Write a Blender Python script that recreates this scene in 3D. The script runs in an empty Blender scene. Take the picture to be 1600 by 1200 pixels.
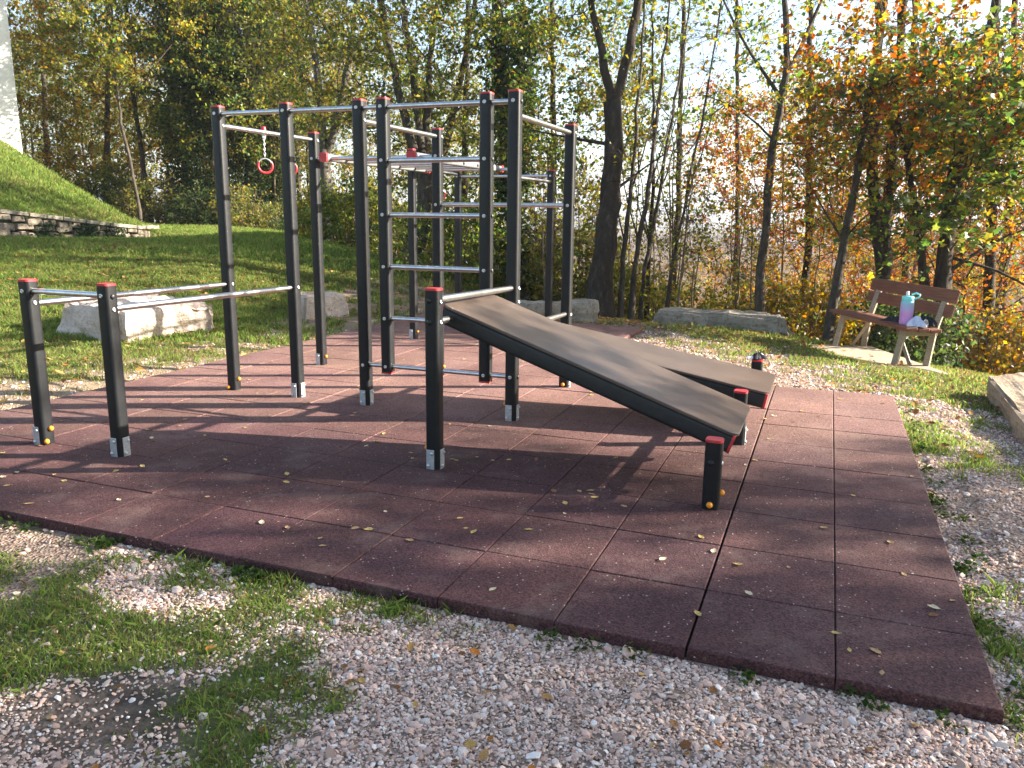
import bpy, bmesh, math, random
import numpy as np
from mathutils import Vector, Matrix

# ------------------------------------------------------------------ camera, sky, sun, exposure
SC = bpy.context.scene
COL = SC.collection
FL, PITCH, ROLL, CAMH = 1249.37, 0.206867, 0.01193, 1.519      # focal length in px of a 1600 px wide frame
_f = np.array([0, math.cos(PITCH), -math.sin(PITCH)])
_r0 = np.array([1., 0, 0]); _u0 = np.cross(_r0, _f)
_r = math.cos(ROLL) * _r0 + math.sin(ROLL) * _u0
_u = -math.sin(ROLL) * _r0 + math.cos(ROLL) * _u0
cam = bpy.data.cameras.new('camera'); camo = bpy.data.objects.new('camera', cam); COL.objects.link(camo)
cam.sensor_width = 36; cam.lens = FL * 36 / 1600; cam.clip_start = 0.05; cam.clip_end = 6000
camo.matrix_world = Matrix(((_r[0], _u[0], -_f[0], 0), (_r[1], _u[1], -_f[1], 0), (_r[2], _u[2], -_f[2], CAMH), (0, 0, 0, 1)))
SC.camera = camo

SUN_AZ, SUN_EL = math.radians(4), math.radians(22)             # azimuth counter-clockwise from +x
world = bpy.data.worlds.new("World"); SC.world = world; world.use_nodes = True
_n = world.node_tree.nodes
_sk = _n.new('ShaderNodeTexSky'); _sk.sky_type = 'NISHITA'; _sk.sun_disc = False
_sk.sun_elevation = SUN_EL; _sk.sun_rotation = math.radians(90) - SUN_AZ
_sk.air_density = 1.0; _sk.dust_density = 1.3; _sk.ozone_density = 1.0
world.node_tree.links.new(_sk.outputs[0], _n['Background'].inputs[0])
_n['Background'].inputs[1].default_value = 0.072
sl = bpy.data.lights.new('sun', 'SUN'); sl.energy = 5.0; sl.angle = math.radians(0.53); sl.color = (1, 0.90, 0.76)
so = bpy.data.objects.new('sun', sl); COL.objects.link(so)
SUN = Vector((math.cos(SUN_EL) * math.cos(SUN_AZ), math.cos(SUN_EL) * math.sin(SUN_AZ), math.sin(SUN_EL)))
so.rotation_euler = (-SUN).to_track_quat('-Z', 'Y').to_euler()
SC.view_settings.view_transform = 'Standard'; SC.view_settings.look = 'None'
SC.view_settings.exposure = 2.38; SC.view_settings.gamma = 1
SC.render.engine = 'CYCLES'
SC.cycles.max_bounces = 6; SC.cycles.diffuse_bounces = 3; SC.cycles.glossy_bounces = 3
SC.cycles.transmission_bounces = 4; SC.cycles.transparent_max_bounces = 8
SC.cycles.use_denoising = True
try: SC.cycles.denoiser = 'OPENIMAGEDENOISE'
except Exception: pass

rng = np.random.default_rng(7)
PI = math.pi

# ------------------------------------------------------------------ surveying helpers (points of the place measured on the photograph)
G = -0.370774
GL = np.array([math.cos(G), math.sin(G)]); GN = np.array([-math.sin(G), math.cos(G)])
GO = np.array([1.57495, 2.26985])
def W(s, t, z=0.0):
    p = GO - s * GL + t * GN
    return Vector((p[0], p[1], z))
def ST(x, y):
    dx, dy = x - GO[0], y - GO[1]
    return -(dx * GL[0] + dy * GL[1]), dx * GN[0] + dy * GN[1]
def ray(px, py):
    return _f + ((px - 800) / FL) * _r - ((py - 600) / FL) * _u
def at(px, py, depth):
    return np.array([0, 0, CAMH]) + ray(px, py) * depth
def on(px, py, z=-0.05):
    d = ray(px, py); return np.array([0, 0, CAMH]) + d * ((z - CAMH) / d[2])

# ------------------------------------------------------------------ object helpers
def link(o, parent=None):
    COL.objects.link(o)
    if parent is not None: o.parent = parent
    return o
def tag(o, label=None, cat=None, group=None, kind=None):
    if label: o['label'] = label
    if cat: o['category'] = cat
    if group: o['group'] = group
    if kind: o['kind'] = kind
    return o
def thing(name, label, cat, loc=(0, 0, 0), rotz=0.0, group=None):
    o = bpy.data.objects.new(name, None); o.empty_display_size = 0.2
    o.location = loc; o.rotation_euler = (0, 0, rotz)
    return tag(link(o), label, cat, group)
def copy_tree(o, parent=None):
    c = o.copy(); link(c)
    if parent is not None: c.parent = parent
    for ch in list(o.children): copy_tree(ch, c)
    return c

class MB:
    """collects shapes into one mesh"""
    def __init__(s): s.v = []; s.f = []; s.sm = []
    def add(s, vs, fs, smooth=False):
        b = len(s.v); s.v += [tuple(map(float, v)) for v in vs]
        s.f += [tuple(i + b for i in f) for f in fs]; s.sm += [smooth] * len(fs)
    def box(s, c, d, R=None, bevel=0.0, taper=1.0):
        c = Vector(c); hx, hy, hz = d[0] / 2, d[1] / 2, d[2] / 2
        bm = bmesh.new()
        bmesh.ops.create_cube(bm, size=1.0)
        for v in bm.verts:
            k = taper if v.co.z > 0 else 1.0
            v.co = Vector((v.co.x * d[0] * k, v.co.y * d[1] * k, v.co.z * d[2]))
        if bevel > 0: bmesh.ops.bevel(bm, geom=bm.edges[:], offset=bevel, segments=2, affect='EDGES', profile=0.5)
        bm.verts.index_update()
        vs = [(R @ v.co if R is not None else v.co) + c for v in bm.verts]
        s.add(vs, [[v.index for v in f.verts] for f in bm.faces]); bm.free()
    def tube(s, pts, rad, n=8, caps=True, smooth=True):
        pts = [Vector(p) for p in pts]
        if not hasattr(rad, '__len__'): rad = [rad] * len(pts)
        vs = []; fs = []; prev = None
        for i, p in enumerate(pts):
            t = (pts[min(i + 1, len(pts) - 1)] - pts[max(i - 1, 0)]).normalized()
            if prev is None:
                a = Vector((0, 0, 1)) if abs(t.z) < 0.9 else Vector((1, 0, 0))
                x = t.cross(a).normalized()
            else: x = (prev - t * prev.dot(t)).normalized()
            prev = x; y = t.cross(x)
            vs += [p + (x * math.cos(2 * PI * k / n) + y * math.sin(2 * PI * k / n)) * rad[i] for k in range(n)]
        for i in range(len(pts) - 1):
            for k in range(n):
                fs.append((i * n + k, i * n + (k + 1) % n, (i + 1) * n + (k + 1) % n, (i + 1) * n + k))
        s.add(vs, fs, smooth)
        if caps:
            s.add(vs[:n], [tuple(range(n))[::-1]]); s.add(vs[-n:], [tuple(range(n))])
    def prism(s, prof, z0, z1, smooth_side=True, M=None):
        """profile in xy extruded z0..z1"""
        n = len(prof); M = M or Matrix.Identity(4)
        lo = [M @ Vector((p[0], p[1], z0)) for p in prof]; hi = [M @ Vector((p[0], p[1], z1)) for p in prof]
        s.add(lo + hi, [(i, (i + 1) % n, n + (i + 1) % n, n + i) for i in range(n)], smooth_side)
        s.add(lo, [tuple(range(n))[::-1]]); s.add(hi, [tuple(range(n))])
    def lathe(s, prof, n=16, c=(0, 0, 0), smooth=True, axis=None):
        c = Vector(c); R = axis or Matrix.Identity(3)
        vs = []
        for r, z in prof: vs += [c + R @ Vector((r * math.cos(2 * PI * k / n), r * math.sin(2 * PI * k / n), z)) for k in range(n)]
        fs = [(i * n + k, i * n + (k + 1) % n, (i + 1) * n + (k + 1) % n, (i + 1) * n + k) for i in range(len(prof) - 1) for k in range(n)]
        s.add(vs, fs, smooth)
    def ball(s, c, r, n=10):
        s.lathe([(max(1e-4, math.sin(PI * i / n)) * r, -math.cos(PI * i / n) * r) for i in range(n + 1)], n, c)
    def mesh(s, name, mat):
        me = bpy.data.meshes.new(name); me.from_pydata(s.v, [], s.f); me.update()
        me.polygons.foreach_set('use_smooth', np.array(s.sm, dtype=bool))
        me.materials.append(mat); return me
    def build(s, name, mat, parent=None, loc=None):
        o = bpy.data.objects.new(name, s.mesh(name, mat)); link(o, parent)
        if loc is not None: o.location = loc
        return o

def fast_mesh(name, verts, faces, mat, cols=None, smooth=False):
    """numpy mesh; faces is (n,k) all of the same size"""
    me = bpy.data.meshes.new(name); nv = len(verts); nf, k = faces.shape
    me.vertices.add(nv); me.vertices.foreach_set('co', np.ascontiguousarray(verts, dtype=np.float32).ravel())
    me.loops.add(nf * k); me.loops.foreach_set('vertex_index', np.ascontiguousarray(faces, dtype=np.int32).ravel())
    me.polygons.add(nf); me.polygons.foreach_set('loop_start', np.arange(0, nf * k, k, dtype=np.int32))
    me.polygons.foreach_set('use_smooth', np.full(nf, bool(smooth)))
    me.update(calc_edges=True)
    if cols is not None:
        a = me.color_attributes.new('col', 'FLOAT_COLOR', 'POINT')
        c = np.ones((nv, 4), dtype=np.float32); c[:, :3] = cols; a.data.foreach_set('color', c.ravel())
    if mat: me.materials.append(mat)
    return me

def vnoise(x, y, scale, seed=0):
    """smooth value noise 0..1"""
    x = np.asarray(x) / scale + 1000.3 * (seed + 1); y = np.asarray(y) / scale + 777.7 * (seed + 1)
    xi = np.floor(x).astype(np.int64); yi = np.floor(y).astype(np.int64); fx = x - xi; fy = y - yi
    fx = fx * fx * (3 - 2 * fx); fy = fy * fy * (3 - 2 * fy)
    def h(a, b):
        n = (a * 374761393 + b * 668265263 + seed * 974711) & 0xffffffff
        n = ((n ^ (n >> 13)) * 1274126177) & 0xffffffff
        return ((n ^ (n >> 16)) & 0xffff) / 65535.0
    return (h(xi, yi) * (1 - fx) + h(xi + 1, yi) * fx) * (1 - fy) + (h(xi, yi + 1) * (1 - fx) + h(xi + 1, yi + 1) * fx) * fy
def sstep(a, b, x):
    t = np.clip((x - a) / (b - a), 0, 1); return t * t * (3 - 2 * t)

# ------------------------------------------------------------------ materials
def mat(name):
    m = bpy.data.materials.new(name); m.use_nodes = True
    return m, m.node_tree.nodes, m.node_tree.links, m.node_tree.nodes['Principled BSDF']
def noise_mix(nt, c1, c2, scale, detail=4, lo=0.35, hi=0.65, coord='Object', rough=0.6):
    n, l = nt.nodes, nt.links
    tc = n.new('ShaderNodeTexCoord'); t = n.new('ShaderNodeTexNoise'); t.inputs['Scale'].default_value = scale
    t.inputs['Detail'].default_value = detail; t.inputs['Roughness'].default_value = rough
    l.new(tc.outputs[coord], t.inputs['Vector'])
    r = n.new('ShaderNodeValToRGB'); r.color_ramp.elements[0].position = lo; r.color_ramp.elements[1].position = hi
    r.color_ramp.elements[0].color = (*c1, 1); r.color_ramp.elements[1].color = (*c2, 1)
    l.new(t.outputs['Fac'], r.inputs['Fac']); return r.outputs['Color'], t.outputs['Fac'], tc
def bump(nt, height, bsdf, strength=0.4, dist=0.01):
    b = nt.nodes.new('ShaderNodeBump'); b.inputs['Strength'].default_value = strength; b.inputs['Distance'].default_value = dist
    nt.links.new(height, b.inputs['Height']); nt.links.new(b.outputs['Normal'], bsdf.inputs['Normal'])
def simple(name, c1, c2, scale, rough=0.6, metal=0.0, bstr=0.15, bscale=None, spec=0.5, lo=0.35, hi=0.65):
    m, n, l, b = mat(name)
    col, fac, tc = noise_mix(m.node_tree, c1, c2, scale, lo=lo, hi=hi)
    l.new(col, b.inputs['Base Color']); b.inputs['Roughness'].default_value = rough; b.inputs['Metallic'].default_value = metal
    b.inputs['Specular IOR Level'].default_value = spec
    if bstr:
        t = n.new('ShaderNodeTexNoise'); t.inputs['Scale'].default_value = bscale or scale * 4; t.inputs['Detail'].default_value = 6
        l.new(tc.outputs['Object'], t.inputs['Vector']); bump(m.node_tree, t.outputs['Fac'], b, bstr, 0.004)
    return m
M_POST = simple('black_post_coating', (0.007, 0.008, 0.010), (0.012, 0.0135, 0.0155), 14, rough=0.40, bstr=0.12, bscale=160, spec=0.35)
M_RED = simple('red_plastic', (0.46, 0.022, 0.03), (0.56, 0.035, 0.04), 9, rough=0.42, bstr=0.05)
M_STEEL = simple('brushed_steel', (0.52, 0.51, 0.50), (0.68, 0.67, 0.66), 30, rough=0.3, metal=1.0, bstr=0.05)
M_GALV = simple('galvanised_steel', (0.36, 0.39, 0.42), (0.52, 0.55, 0.58), 45, rough=0.5, metal=0.6, bstr=0.05)
M_BOLT = simple('bolt_steel', (0.55, 0.55, 0.54), (0.72, 0.72, 0.71), 60, rough=0.3, metal=0.9, bstr=0.0)
M_YEL = simple('yellow_plastic', (0.75, 0.25, 0.015), (0.85, 0.33, 0.02), 20, rough=0.45, bstr=0.0)
M_BOARD = simple('board_laminate', (0.072, 0.051, 0.040), (0.128, 0.092, 0.072), 2.2, rough=0.34, bstr=0.25, bscale=120, spec=0.5, lo=.3, hi=.75)
M_RAIL = simple('black_rail', (0.010, 0.011, 0.012), (0.018, 0.019, 0.02), 20, rough=0.5, bstr=0.05)
M_GREYRAIL = simple('grey_rail', (0.22, 0.23, 0.235), (0.28, 0.285, 0.29), 20, rough=0.4, metal=0.5, bstr=0.05)
M_CHAIN = simple('chain_steel', (0.6, 0.6, 0.6), (0.75, 0.75, 0.75), 60, rough=0.35, metal=0.8, bstr=0)

def worn(m, scale, stretch, c, lo, hi, amount, foot=None):
    """scuffs and dried splashes over the base colour"""
    n, l = m.node_tree.nodes, m.node_tree.links; b = n['Principled BSDF']; old = b.inputs['Base Color'].links[0].from_socket
    tc = n.new('ShaderNodeTexCoord'); mp = n.new('ShaderNodeMapping'); mp.inputs['Scale'].default_value = stretch
    oi = n.new('ShaderNodeObjectInfo'); sh = n.new('ShaderNodeVectorMath'); sh.operation = 'ADD'
    ml = n.new('ShaderNodeMath'); ml.operation = 'MULTIPLY'; ml.inputs[1].default_value = 37; l.new(oi.outputs['Random'], ml.inputs[0])
    l.new(tc.outputs['Object'], sh.inputs[0]); l.new(ml.outputs[0], sh.inputs[1]); l.new(sh.outputs[0], mp.inputs['Vector'])
    t = n.new('ShaderNodeTexNoise'); t.inputs['Scale'].default_value = scale; t.inputs['Detail'].default_value = 8; t.inputs['Roughness'].default_value = .75
    l.new(mp.outputs['Vector'], t.inputs['Vector'])
    r = n.new('ShaderNodeMapRange'); r.inputs['From Min'].default_value = lo; r.inputs['From Max'].default_value = hi; r.inputs['To Max'].default_value = amount
    l.new(t.outputs['Fac'], r.inputs['Value']); x = n.new('ShaderNodeMix'); x.data_type = 'RGBA'; x.inputs['B'].default_value = (*c, 1)
    l.new(r.outputs['Result'], x.inputs['Factor']); l.new(old, x.inputs['A']); l.new(x.outputs['Result'], b.inputs['Base Color'])
worn(M_POST, 34, (1, 1, .25), (.16, .155, .15), .64, .74, .55)
worn(M_BOARD, 9, (.35, 2.2, 1), (.24, .20, .17), .56, .78, .5)
worn(M_BOARD, 26, (.2, 3.0, 1), (.33, .29, .26), .68, .76, .5)
worn(M_RED, 22, (1, 1, 1), (.30, .12, .10), .52, .74, .6)
def wood(name, c1, c2):
    m, n, l, b = mat(name)
    tc = n.new('ShaderNodeTexCoord'); mp = n.new('ShaderNodeMapping'); mp.inputs['Scale'].default_value = (1.2, 22, 22)
    t = n.new('ShaderNodeTexNoise'); t.inputs['Scale'].default_value = 3; t.inputs['Detail'].default_value = 6
    l.new(tc.outputs['Object'], mp.inputs['Vector']); l.new(mp.outputs['Vector'], t.inputs['Vector'])
    r = n.new('ShaderNodeValToRGB'); r.color_ramp.elements[0].color = (*c1, 1); r.color_ramp.elements[1].color = (*c2, 1)
    r.color_ramp.elements[0].position = 0.3; r.color_ramp.elements[1].position = 0.7
    l.new(t.outputs['Fac'], r.inputs['Fac']); l.new(r.outputs['Color'], b.inputs['Base Color'])
    b.inputs['Roughness'].default_value = 0.65; bump(m.node_tree, t.outputs['Fac'], b, 0.3, 0.004); return m
M_PLANK = wood('brown_plank', (0.13, 0.045, 0.026), (0.235, 0.085, 0.048))
worn(M_PLANK, 7, (.4, 3, 3), (.26, .17, .12), .55, .75, .5)
M_LEG = wood('weathered_post_wood', (0.21, 0.165, 0.115), (0.36, 0.29, 0.205))

def stone(name, c1, c2, c3, scale=3.0, bd=0.03):
    m, n, l, b = mat(name)
    col, fac, tc = noise_mix(m.node_tree, c1, c2, scale, 6, 0.3, 0.7)
    t2 = n.new('ShaderNodeTexNoise'); t2.inputs['Scale'].default_value = scale * 7; t2.inputs['Detail'].default_value = 8; t2.inputs['Roughness'].default_value = 0.7
    l.new(tc.outputs['Object'], t2.inputs['Vector'])
    mx = n.new('ShaderNodeMix'); mx.data_type = 'RGBA'; mx.inputs['B'].default_value = (*c3, 1)
    mr = n.new('ShaderNodeMapRange'); mr.inputs['From Min'].default_value = 0.52; mr.inputs['From Max'].default_value = 0.68
    l.new(t2.outputs['Fac'], mr.inputs['Value']); l.new(mr.outputs['Result'], mx.inputs['Factor']); l.new(col, mx.inputs['A'])
    l.new(mx.outputs['Result'], b.inputs['Base Color']); b.inputs['Roughness'].default_value = 0.9
    b.inputs['Specular IOR Level'].default_value = 0.2
    bump(m.node_tree, t2.outputs['Fac'], b, 0.8, bd); return m
M_STONE = stone('pale_limestone', (0.52, 0.41, 0.33), (0.72, 0.61, 0.53), (0.36, 0.26, 0.19), bd=.05)
M_STONE_W = stone('brown_limestone', (0.30, 0.22, 0.15), (0.50, 0.40, 0.30), (0.22, 0.16, 0.10), bd=.05)
M_STONE_G = stone('grey_limestone', (0.22, 0.19, 0.15), (0.42, 0.37, 0.30), (0.11, 0.095, 0.07))
M_WALLST = stone('wall_stone', (0.14, 0.115, 0.085), (0.38, 0.32, 0.25), (0.09, 0.075, 0.06), 4.5)
M_SLAB = stone('concrete_slab', (0.36, 0.29, 0.215), (0.46, 0.38, 0.29), (0.28, 0.22, 0.15), 2.0, 0.006)
M_PLASTER = stone('white_plaster', (0.72, 0.70, 0.66), (0.82, 0.80, 0.77), (0.60, 0.57, 0.52), 1.2, 0.008)
M_ROOF = simple('roof_tiles', (0.20, 0.08, 0.05), (0.32, 0.14, 0.08), 6, rough=0.8, bstr=0.4)

def bark(name, c1, c2, c3, sc=6):
    m, n, l, b = mat(name)
    tc = n.new('ShaderNodeTexCoord'); mp = n.new('ShaderNodeMapping'); mp.inputs['Scale'].default_value = (1, 1, 0.28)
    l.new(tc.outputs['Object'], mp.inputs['Vector'])
    t = n.new('ShaderNodeTexNoise'); t.inputs['Scale'].default_value = sc * 2.2; t.inputs['Detail'].default_value = 8; t.inputs['Roughness'].default_value = 0.7
    l.new(mp.outputs['Vector'], t.inputs['Vector'])
    r = n.new('ShaderNodeValToRGB'); e = r.color_ramp.elements
    e[0].position = 0.32; e[0].color = (*c1, 1); e[1].position = 0.55; e[1].color = (*c2, 1)
    e2 = e.new(0.70); e2.color = (*c3, 1)
    l.new(t.outputs['Fac'], r.inputs['Fac']); l.new(r.outputs['Color'], b.inputs['Base Color']); b.inputs['Roughness'].default_value = 0.9
    b.inputs['Specular IOR Level'].default_value = 0.2
    bump(m.node_tree, t.outputs['Fac'], b, 0.9, 0.03); return m
M_BARK = bark('grey_brown_bark', (0.030, 0.024, 0.019), (0.075, 0.062, 0.048), (0.14, 0.12, 0.095))
M_BARK_D = bark('dark_bark', (0.018, 0.014, 0.011), (0.045, 0.035, 0.026), (0.09, 0.072, 0.055))
M_BARK_L = bark('pale_blotched_bark', (0.045, 0.04, 0.03), (0.11, 0.098, 0.08), (0.24, 0.22, 0.18), 3)
M_TWIG = bark('pale_stem_bark', (0.09, 0.065, 0.045), (0.17, 0.125, 0.09), (0.25, 0.19, 0.14))

def leafmat(name, trans=0.48, rough=0.5, gloss=True):
    m = bpy.data.materials.new(name); m.use_nodes = True; n, l = m.node_tree.nodes, m.node_tree.links
    n.remove(n['Principled BSDF']); out = n['Material Output']
    a = n.new('ShaderNodeAttribute'); a.attribute_name = 'col'
    d = n.new('ShaderNodeBsdfDiffuse'); t = n.new('ShaderNodeBsdfTranslucent')
    g = n.new('ShaderNodeNewGeometry')
    bc = n.new('ShaderNodeHueSaturation'); bc.inputs['Value'].default_value = 1.75; bc.inputs['Saturation'].default_value = 1.1
    l.new(a.outputs['Color'], d.inputs['Color']); l.new(a.outputs['Color'], bc.inputs['Color']); l.new(bc.outputs['Color'], t.inputs['Color'])
    mx = n.new('ShaderNodeMixShader'); mx.inputs[0].default_value = trans
    l.new(d.outputs[0], mx.inputs[1]); l.new(t.outputs[0], mx.inputs[2])
    if gloss:
        gl = n.new('ShaderNodeBsdfGlossy'); gl.inputs['Roughness'].default_value = rough; gl.inputs['Color'].default_value = (1, 1, 1, 1)
        fr = n.new('ShaderNodeFresnel'); fr.inputs['IOR'].default_value = 1.35
        mul = n.new('ShaderNodeMath'); mul.operation = 'MULTIPLY'; mul.inputs[1].default_value = 0.05
        l.new(fr.outputs[0], mul.inputs[0])
        m2 = n.new('ShaderNodeMixShader'); l.new(mul.outputs[0], m2.inputs[0]); l.new(mx.outputs[0], m2.inputs[1]); l.new(gl.outputs[0], m2.inputs[2])
        l.new(m2.outputs[0], out.inputs['Surface'])
    else: l.new(mx.outputs[0], out.inputs['Surface'])
    return m
M_LEAF = leafmat('leaf')
M_GRASS = leafmat('grass_blade', 0.45, gloss=False)
M_DRYLEAF = leafmat('dry_leaf', 0.2, gloss=False)

def attr_mat(name, rough=0.85):
    m, n, l, b = mat(name); a = n.new('ShaderNodeAttribute'); a.attribute_name = 'col'
    l.new(a.outputs['Color'], b.inputs['Base Color']); b.inputs['Roughness'].default_value = rough; b.inputs['Specular IOR Level'].default_value = 0.25
    return m
M_PEB = attr_mat('pebble')

def rubber():
    m, n, l, b = mat('rubber_granulate')
    tc = n.new('ShaderNodeTexCoord')
    t = n.new('ShaderNodeTexNoise'); t.inputs['Scale'].default_value = 1.1; t.inputs['Detail'].default_value = 5; t.inputs['Roughness'].default_value = 0.6
    l.new(tc.outputs['Object'], t.inputs['Vector'])
    r = n.new('ShaderNodeValToRGB'); e = r.color_ramp.elements
    e[0].position = 0.3; e[0].color = (0.052, 0.021, 0.0225, 1); e[1].position = 0.72; e[1].color = (0.098, 0.045, 0.044, 1)
    l.new(t.outputs['Fac'], r.inputs['Fac'])
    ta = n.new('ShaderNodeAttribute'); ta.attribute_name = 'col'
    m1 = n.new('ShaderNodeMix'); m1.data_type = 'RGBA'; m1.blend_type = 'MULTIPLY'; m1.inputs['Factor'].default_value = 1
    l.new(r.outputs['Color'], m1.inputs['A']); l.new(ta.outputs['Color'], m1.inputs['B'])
    v = n.new('ShaderNodeTexVoronoi'); v.inputs['Scale'].default_value = 150
    l.new(tc.outputs['Object'], v.inputs['Vector'])
    bw = n.new('ShaderNodeSeparateColor'); l.new(v.outputs['Color'], bw.inputs['Color'])
    mr = n.new('ShaderNodeMapRange'); mr.inputs['To Min'].default_value = 0.45; mr.inputs['To Max'].default_value = 1.6
    l.new(bw.outputs['Red'], mr.inputs['Value'])
    m2 = n.new('ShaderNodeMix'); m2.data_type = 'RGBA'; m2.blend_type = 'MULTIPLY'; m2.inputs['Factor'].default_value = 1
    l.new(m1.outputs['Result'], m2.inputs['A']); l.new(mr.outputs['Result'], m2.inputs['B'])
    gt = n.new('ShaderNodeMapRange'); gt.inputs['From Min'].default_value = 0.9955; gt.inputs['From Max'].default_value = 0.998; l.new(bw.outputs['Green'], gt.inputs['Value'])
    m3 = n.new('ShaderNodeMix'); m3.data_type = 'RGBA'; m3.inputs['B'].default_value = (0.42, 0.34, 0.28, 1)
    l.new(gt.outputs['Result'], m3.inputs['Factor']); l.new(m2.outputs['Result'], m3.inputs['A'])
    t3 = n.new('ShaderNodeTexNoise'); t3.inputs['Scale'].default_value = 2.7; t3.inputs['Detail'].default_value = 9; t3.inputs['Roughness'].default_value = 0.72
    l.new(tc.outputs['Object'], t3.inputs['Vector'])
    du = n.new('ShaderNodeMapRange'); du.inputs['From Min'].default_value = 0.52; du.inputs['From Max'].default_value = 0.78; du.inputs['To Max'].default_value = 0.42
    l.new(t3.outputs['Fac'], du.inputs['Value'])
    m4 = n.new('ShaderNodeMix'); m4.data_type = 'RGBA'; m4.inputs['B'].default_value = (0.27, 0.20, 0.165, 1)
    l.new(du.outputs['Result'], m4.inputs['Factor']); l.new(m3.outputs['Result'], m4.inputs['A']); l.new(m4.outputs['Result'], b.inputs['Base Color'])
    b.inputs['Roughness'].default_value = 0.85; b.inputs['Specular IOR Level'].default_value = 0.3
    bump(m.node_tree, v.outputs['Distance'], b, 0.5, 0.003); return m
M_RUBBER = rubber()

def ground_mat():
    m, n, l, b = mat('ground')
    tc = n.new('ShaderNodeTexCoord')
    a = n.new('ShaderNodeAttribute'); a.attribute_name = 'col'; sp = n.new('ShaderNodeSeparateColor'); l.new(a.outputs['Color'], sp.inputs['Color'])
    # gravel
    v = n.new('ShaderNodeTexVoronoi'); v.inputs['Scale'].default_value = 70; l.new(tc.outputs['Object'], v.inputs['Vector'])
    vs = n.new('ShaderNodeSeparateColor'); l.new(v.outputs['Color'], vs.inputs['Color'])
    r = n.new('ShaderNodeValToRGB'); e = r.color_ramp.elements
    e[0].position = 0; e[0].color = (0.12, 0.08, 0.06, 1); e[1].position = 1; e[1].color = (0.42, 0.35, 0.29, 1)
    for p, c in ((0.3, (0.24, 0.17, 0.13)), (0.6, (0.33, 0.25, 0.19)), (0.8, (0.32, 0.21, 0.16))):
        k = e.new(p); k.color = (*c, 1)
    l.new(vs.outputs['Red'], r.inputs['Fac'])
    # grass soil
    gcol, gf, _ = noise_mix(m.node_tree, (0.055, 0.075, 0.020), (0.12, 0.13, 0.042), 9, 6)
    dcol, df, _ = noise_mix(m.node_tree, (0.030, 0.027, 0.024), (0.105, 0.088, 0.072), 14, 8)
    scol, sf, _ = noise_mix(m.node_tree, (0.22, 0.165, 0.10), (0.36, 0.28, 0.185), 12, 8)
    ln, lf, _ = noise_mix(m.node_tree, (0.05, 0.03, 0.018), (0.20, 0.115, 0.055), 26, 8)
    def mix(A, B, fac):
        x = n.new('ShaderNodeMix'); x.data_type = 'RGBA'; l.new(A, x.inputs['A']); l.new(B, x.inputs['B']); l.new(fac, x.inputs['Factor']); return x.outputs['Result']
    c = mix(dcol, r.outputs['Color'], sp.outputs['Green'])
    c = mix(c, gcol, sp.outputs['Red'])
    c = mix(c, scol, sp.outputs['Blue'])
    c = mix(c, ln, a.outputs['Alpha'])
    l.new(c, b.inputs['Base Color']); b.inputs['Roughness'].default_value = 0.95; b.inputs['Specular IOR Level'].default_value = 0.1
    t = n.new('ShaderNodeTexNoise'); t.inputs['Scale'].default_value = 40; t.inputs['Detail'].default_value = 6; l.new(tc.outputs['Object'], t.inputs['Vector'])
    hm = n.new('ShaderNodeMix'); hm.data_type = 'FLOAT'; l.new(t.outputs['Fac'], hm.inputs['A']); l.new(v.outputs['Distance'], hm.inputs['B']); l.new(sp.outputs['Green'], hm.inputs['Factor'])
    bump(m.node_tree, hm.outputs['Result'], b, 0.9, 0.012); return m
M_GROUND = ground_mat()

# ------------------------------------------------------------------ terrain
WL = at(0, 375, 17.0); WR = at(226, 383, 20.0)
wdir = (WR - WL)[:2]; wlen = np.linalg.norm(wdir); wdir /= wlen; wnor = np.array([-wdir[1], wdir[0]])   # wnor points up the bank
_cp = [(-7, 0, -.06), (-4, 4, -.05), (0, 1, -.06), (3, 3, -.06), (3.6, 5, -.07), (1.5, 1.5, -.06), (-1.5, 2, -.06), (-3.5, 3, -.05),
       (3.6, 6.9, -.08), (2.9, 9, -.08), (2, 11.3, -.08), (-1, 11.6, -.05), (-2.7, 9, -.04), (-3.5, 7, -.04), (-4.2, 6, -.04),
       (-5, 9.9, .0), (-6.3, 10.8, .03), (-3, 12.8, .03),
       tuple(on(1305, 541, -.28)), tuple(on(1396, 572, -.28)), tuple(on(1450, 573, -.29)), tuple(on(1485, 584, -.28)), tuple(on(1260, 538, -.24)),
       tuple(on(1535, 617, -.2)), tuple(on(1600, 690, -.16)), tuple(on(1025, 507, -.22)), tuple(on(1225, 523, -.27)), tuple(on(940, 503, -.1)),
       tuple(WL), tuple(WR), tuple((WL + WR) / 2), tuple(at(300, 357, 25)), tuple(at(500, 378, 19.5)), tuple(at(420, 365, 23)), tuple(at(640, 425, 15)), tuple(at(100, 440, 12.6)), tuple(at(300, 440, 12.6)),
       tuple(at(-200, 380, 15)), (-9, 8, .25), (8, 8, -.55), (9, 4, -.5), (7, 0, -.3), (16, 0, -1.0), (6.3, 12, -.7), (3, 14.5, -.5), (0, 15.5, -.15), (16, 8, -1.6),
       (4, 20, -2.6), (0, 23, -2.0), (-4, 24, .2), (10, 18, -2.8), (14, 12, -2.0), (0, 35, -6), (15, 30, -7), (-10, 36, -.5), (-20, 45, -2),
       (-25, 30, 1.2), (-30, 10, 2.0), (-15, 5, .6), (28, 0, -3), (26, 20, -6), (0, -6, 0), (-12, -4, .2), (12, -8, -.4), (-14, 24, 1.1), (-9, 26, 1.0)]
_cp = np.array(_cp)
def _tps(d2): return 0.5 * d2 * np.log(d2 + 1e-9)
_K = _tps(((_cp[:, None, :2] - _cp[None, :, :2]) ** 2).sum(-1)) + 0.6 * np.eye(len(_cp))
_P = np.c_[np.ones(len(_cp)), _cp[:, :2]]
_A = np.block([[_K, _P], [_P.T, np.zeros((3, 3))]])
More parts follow.
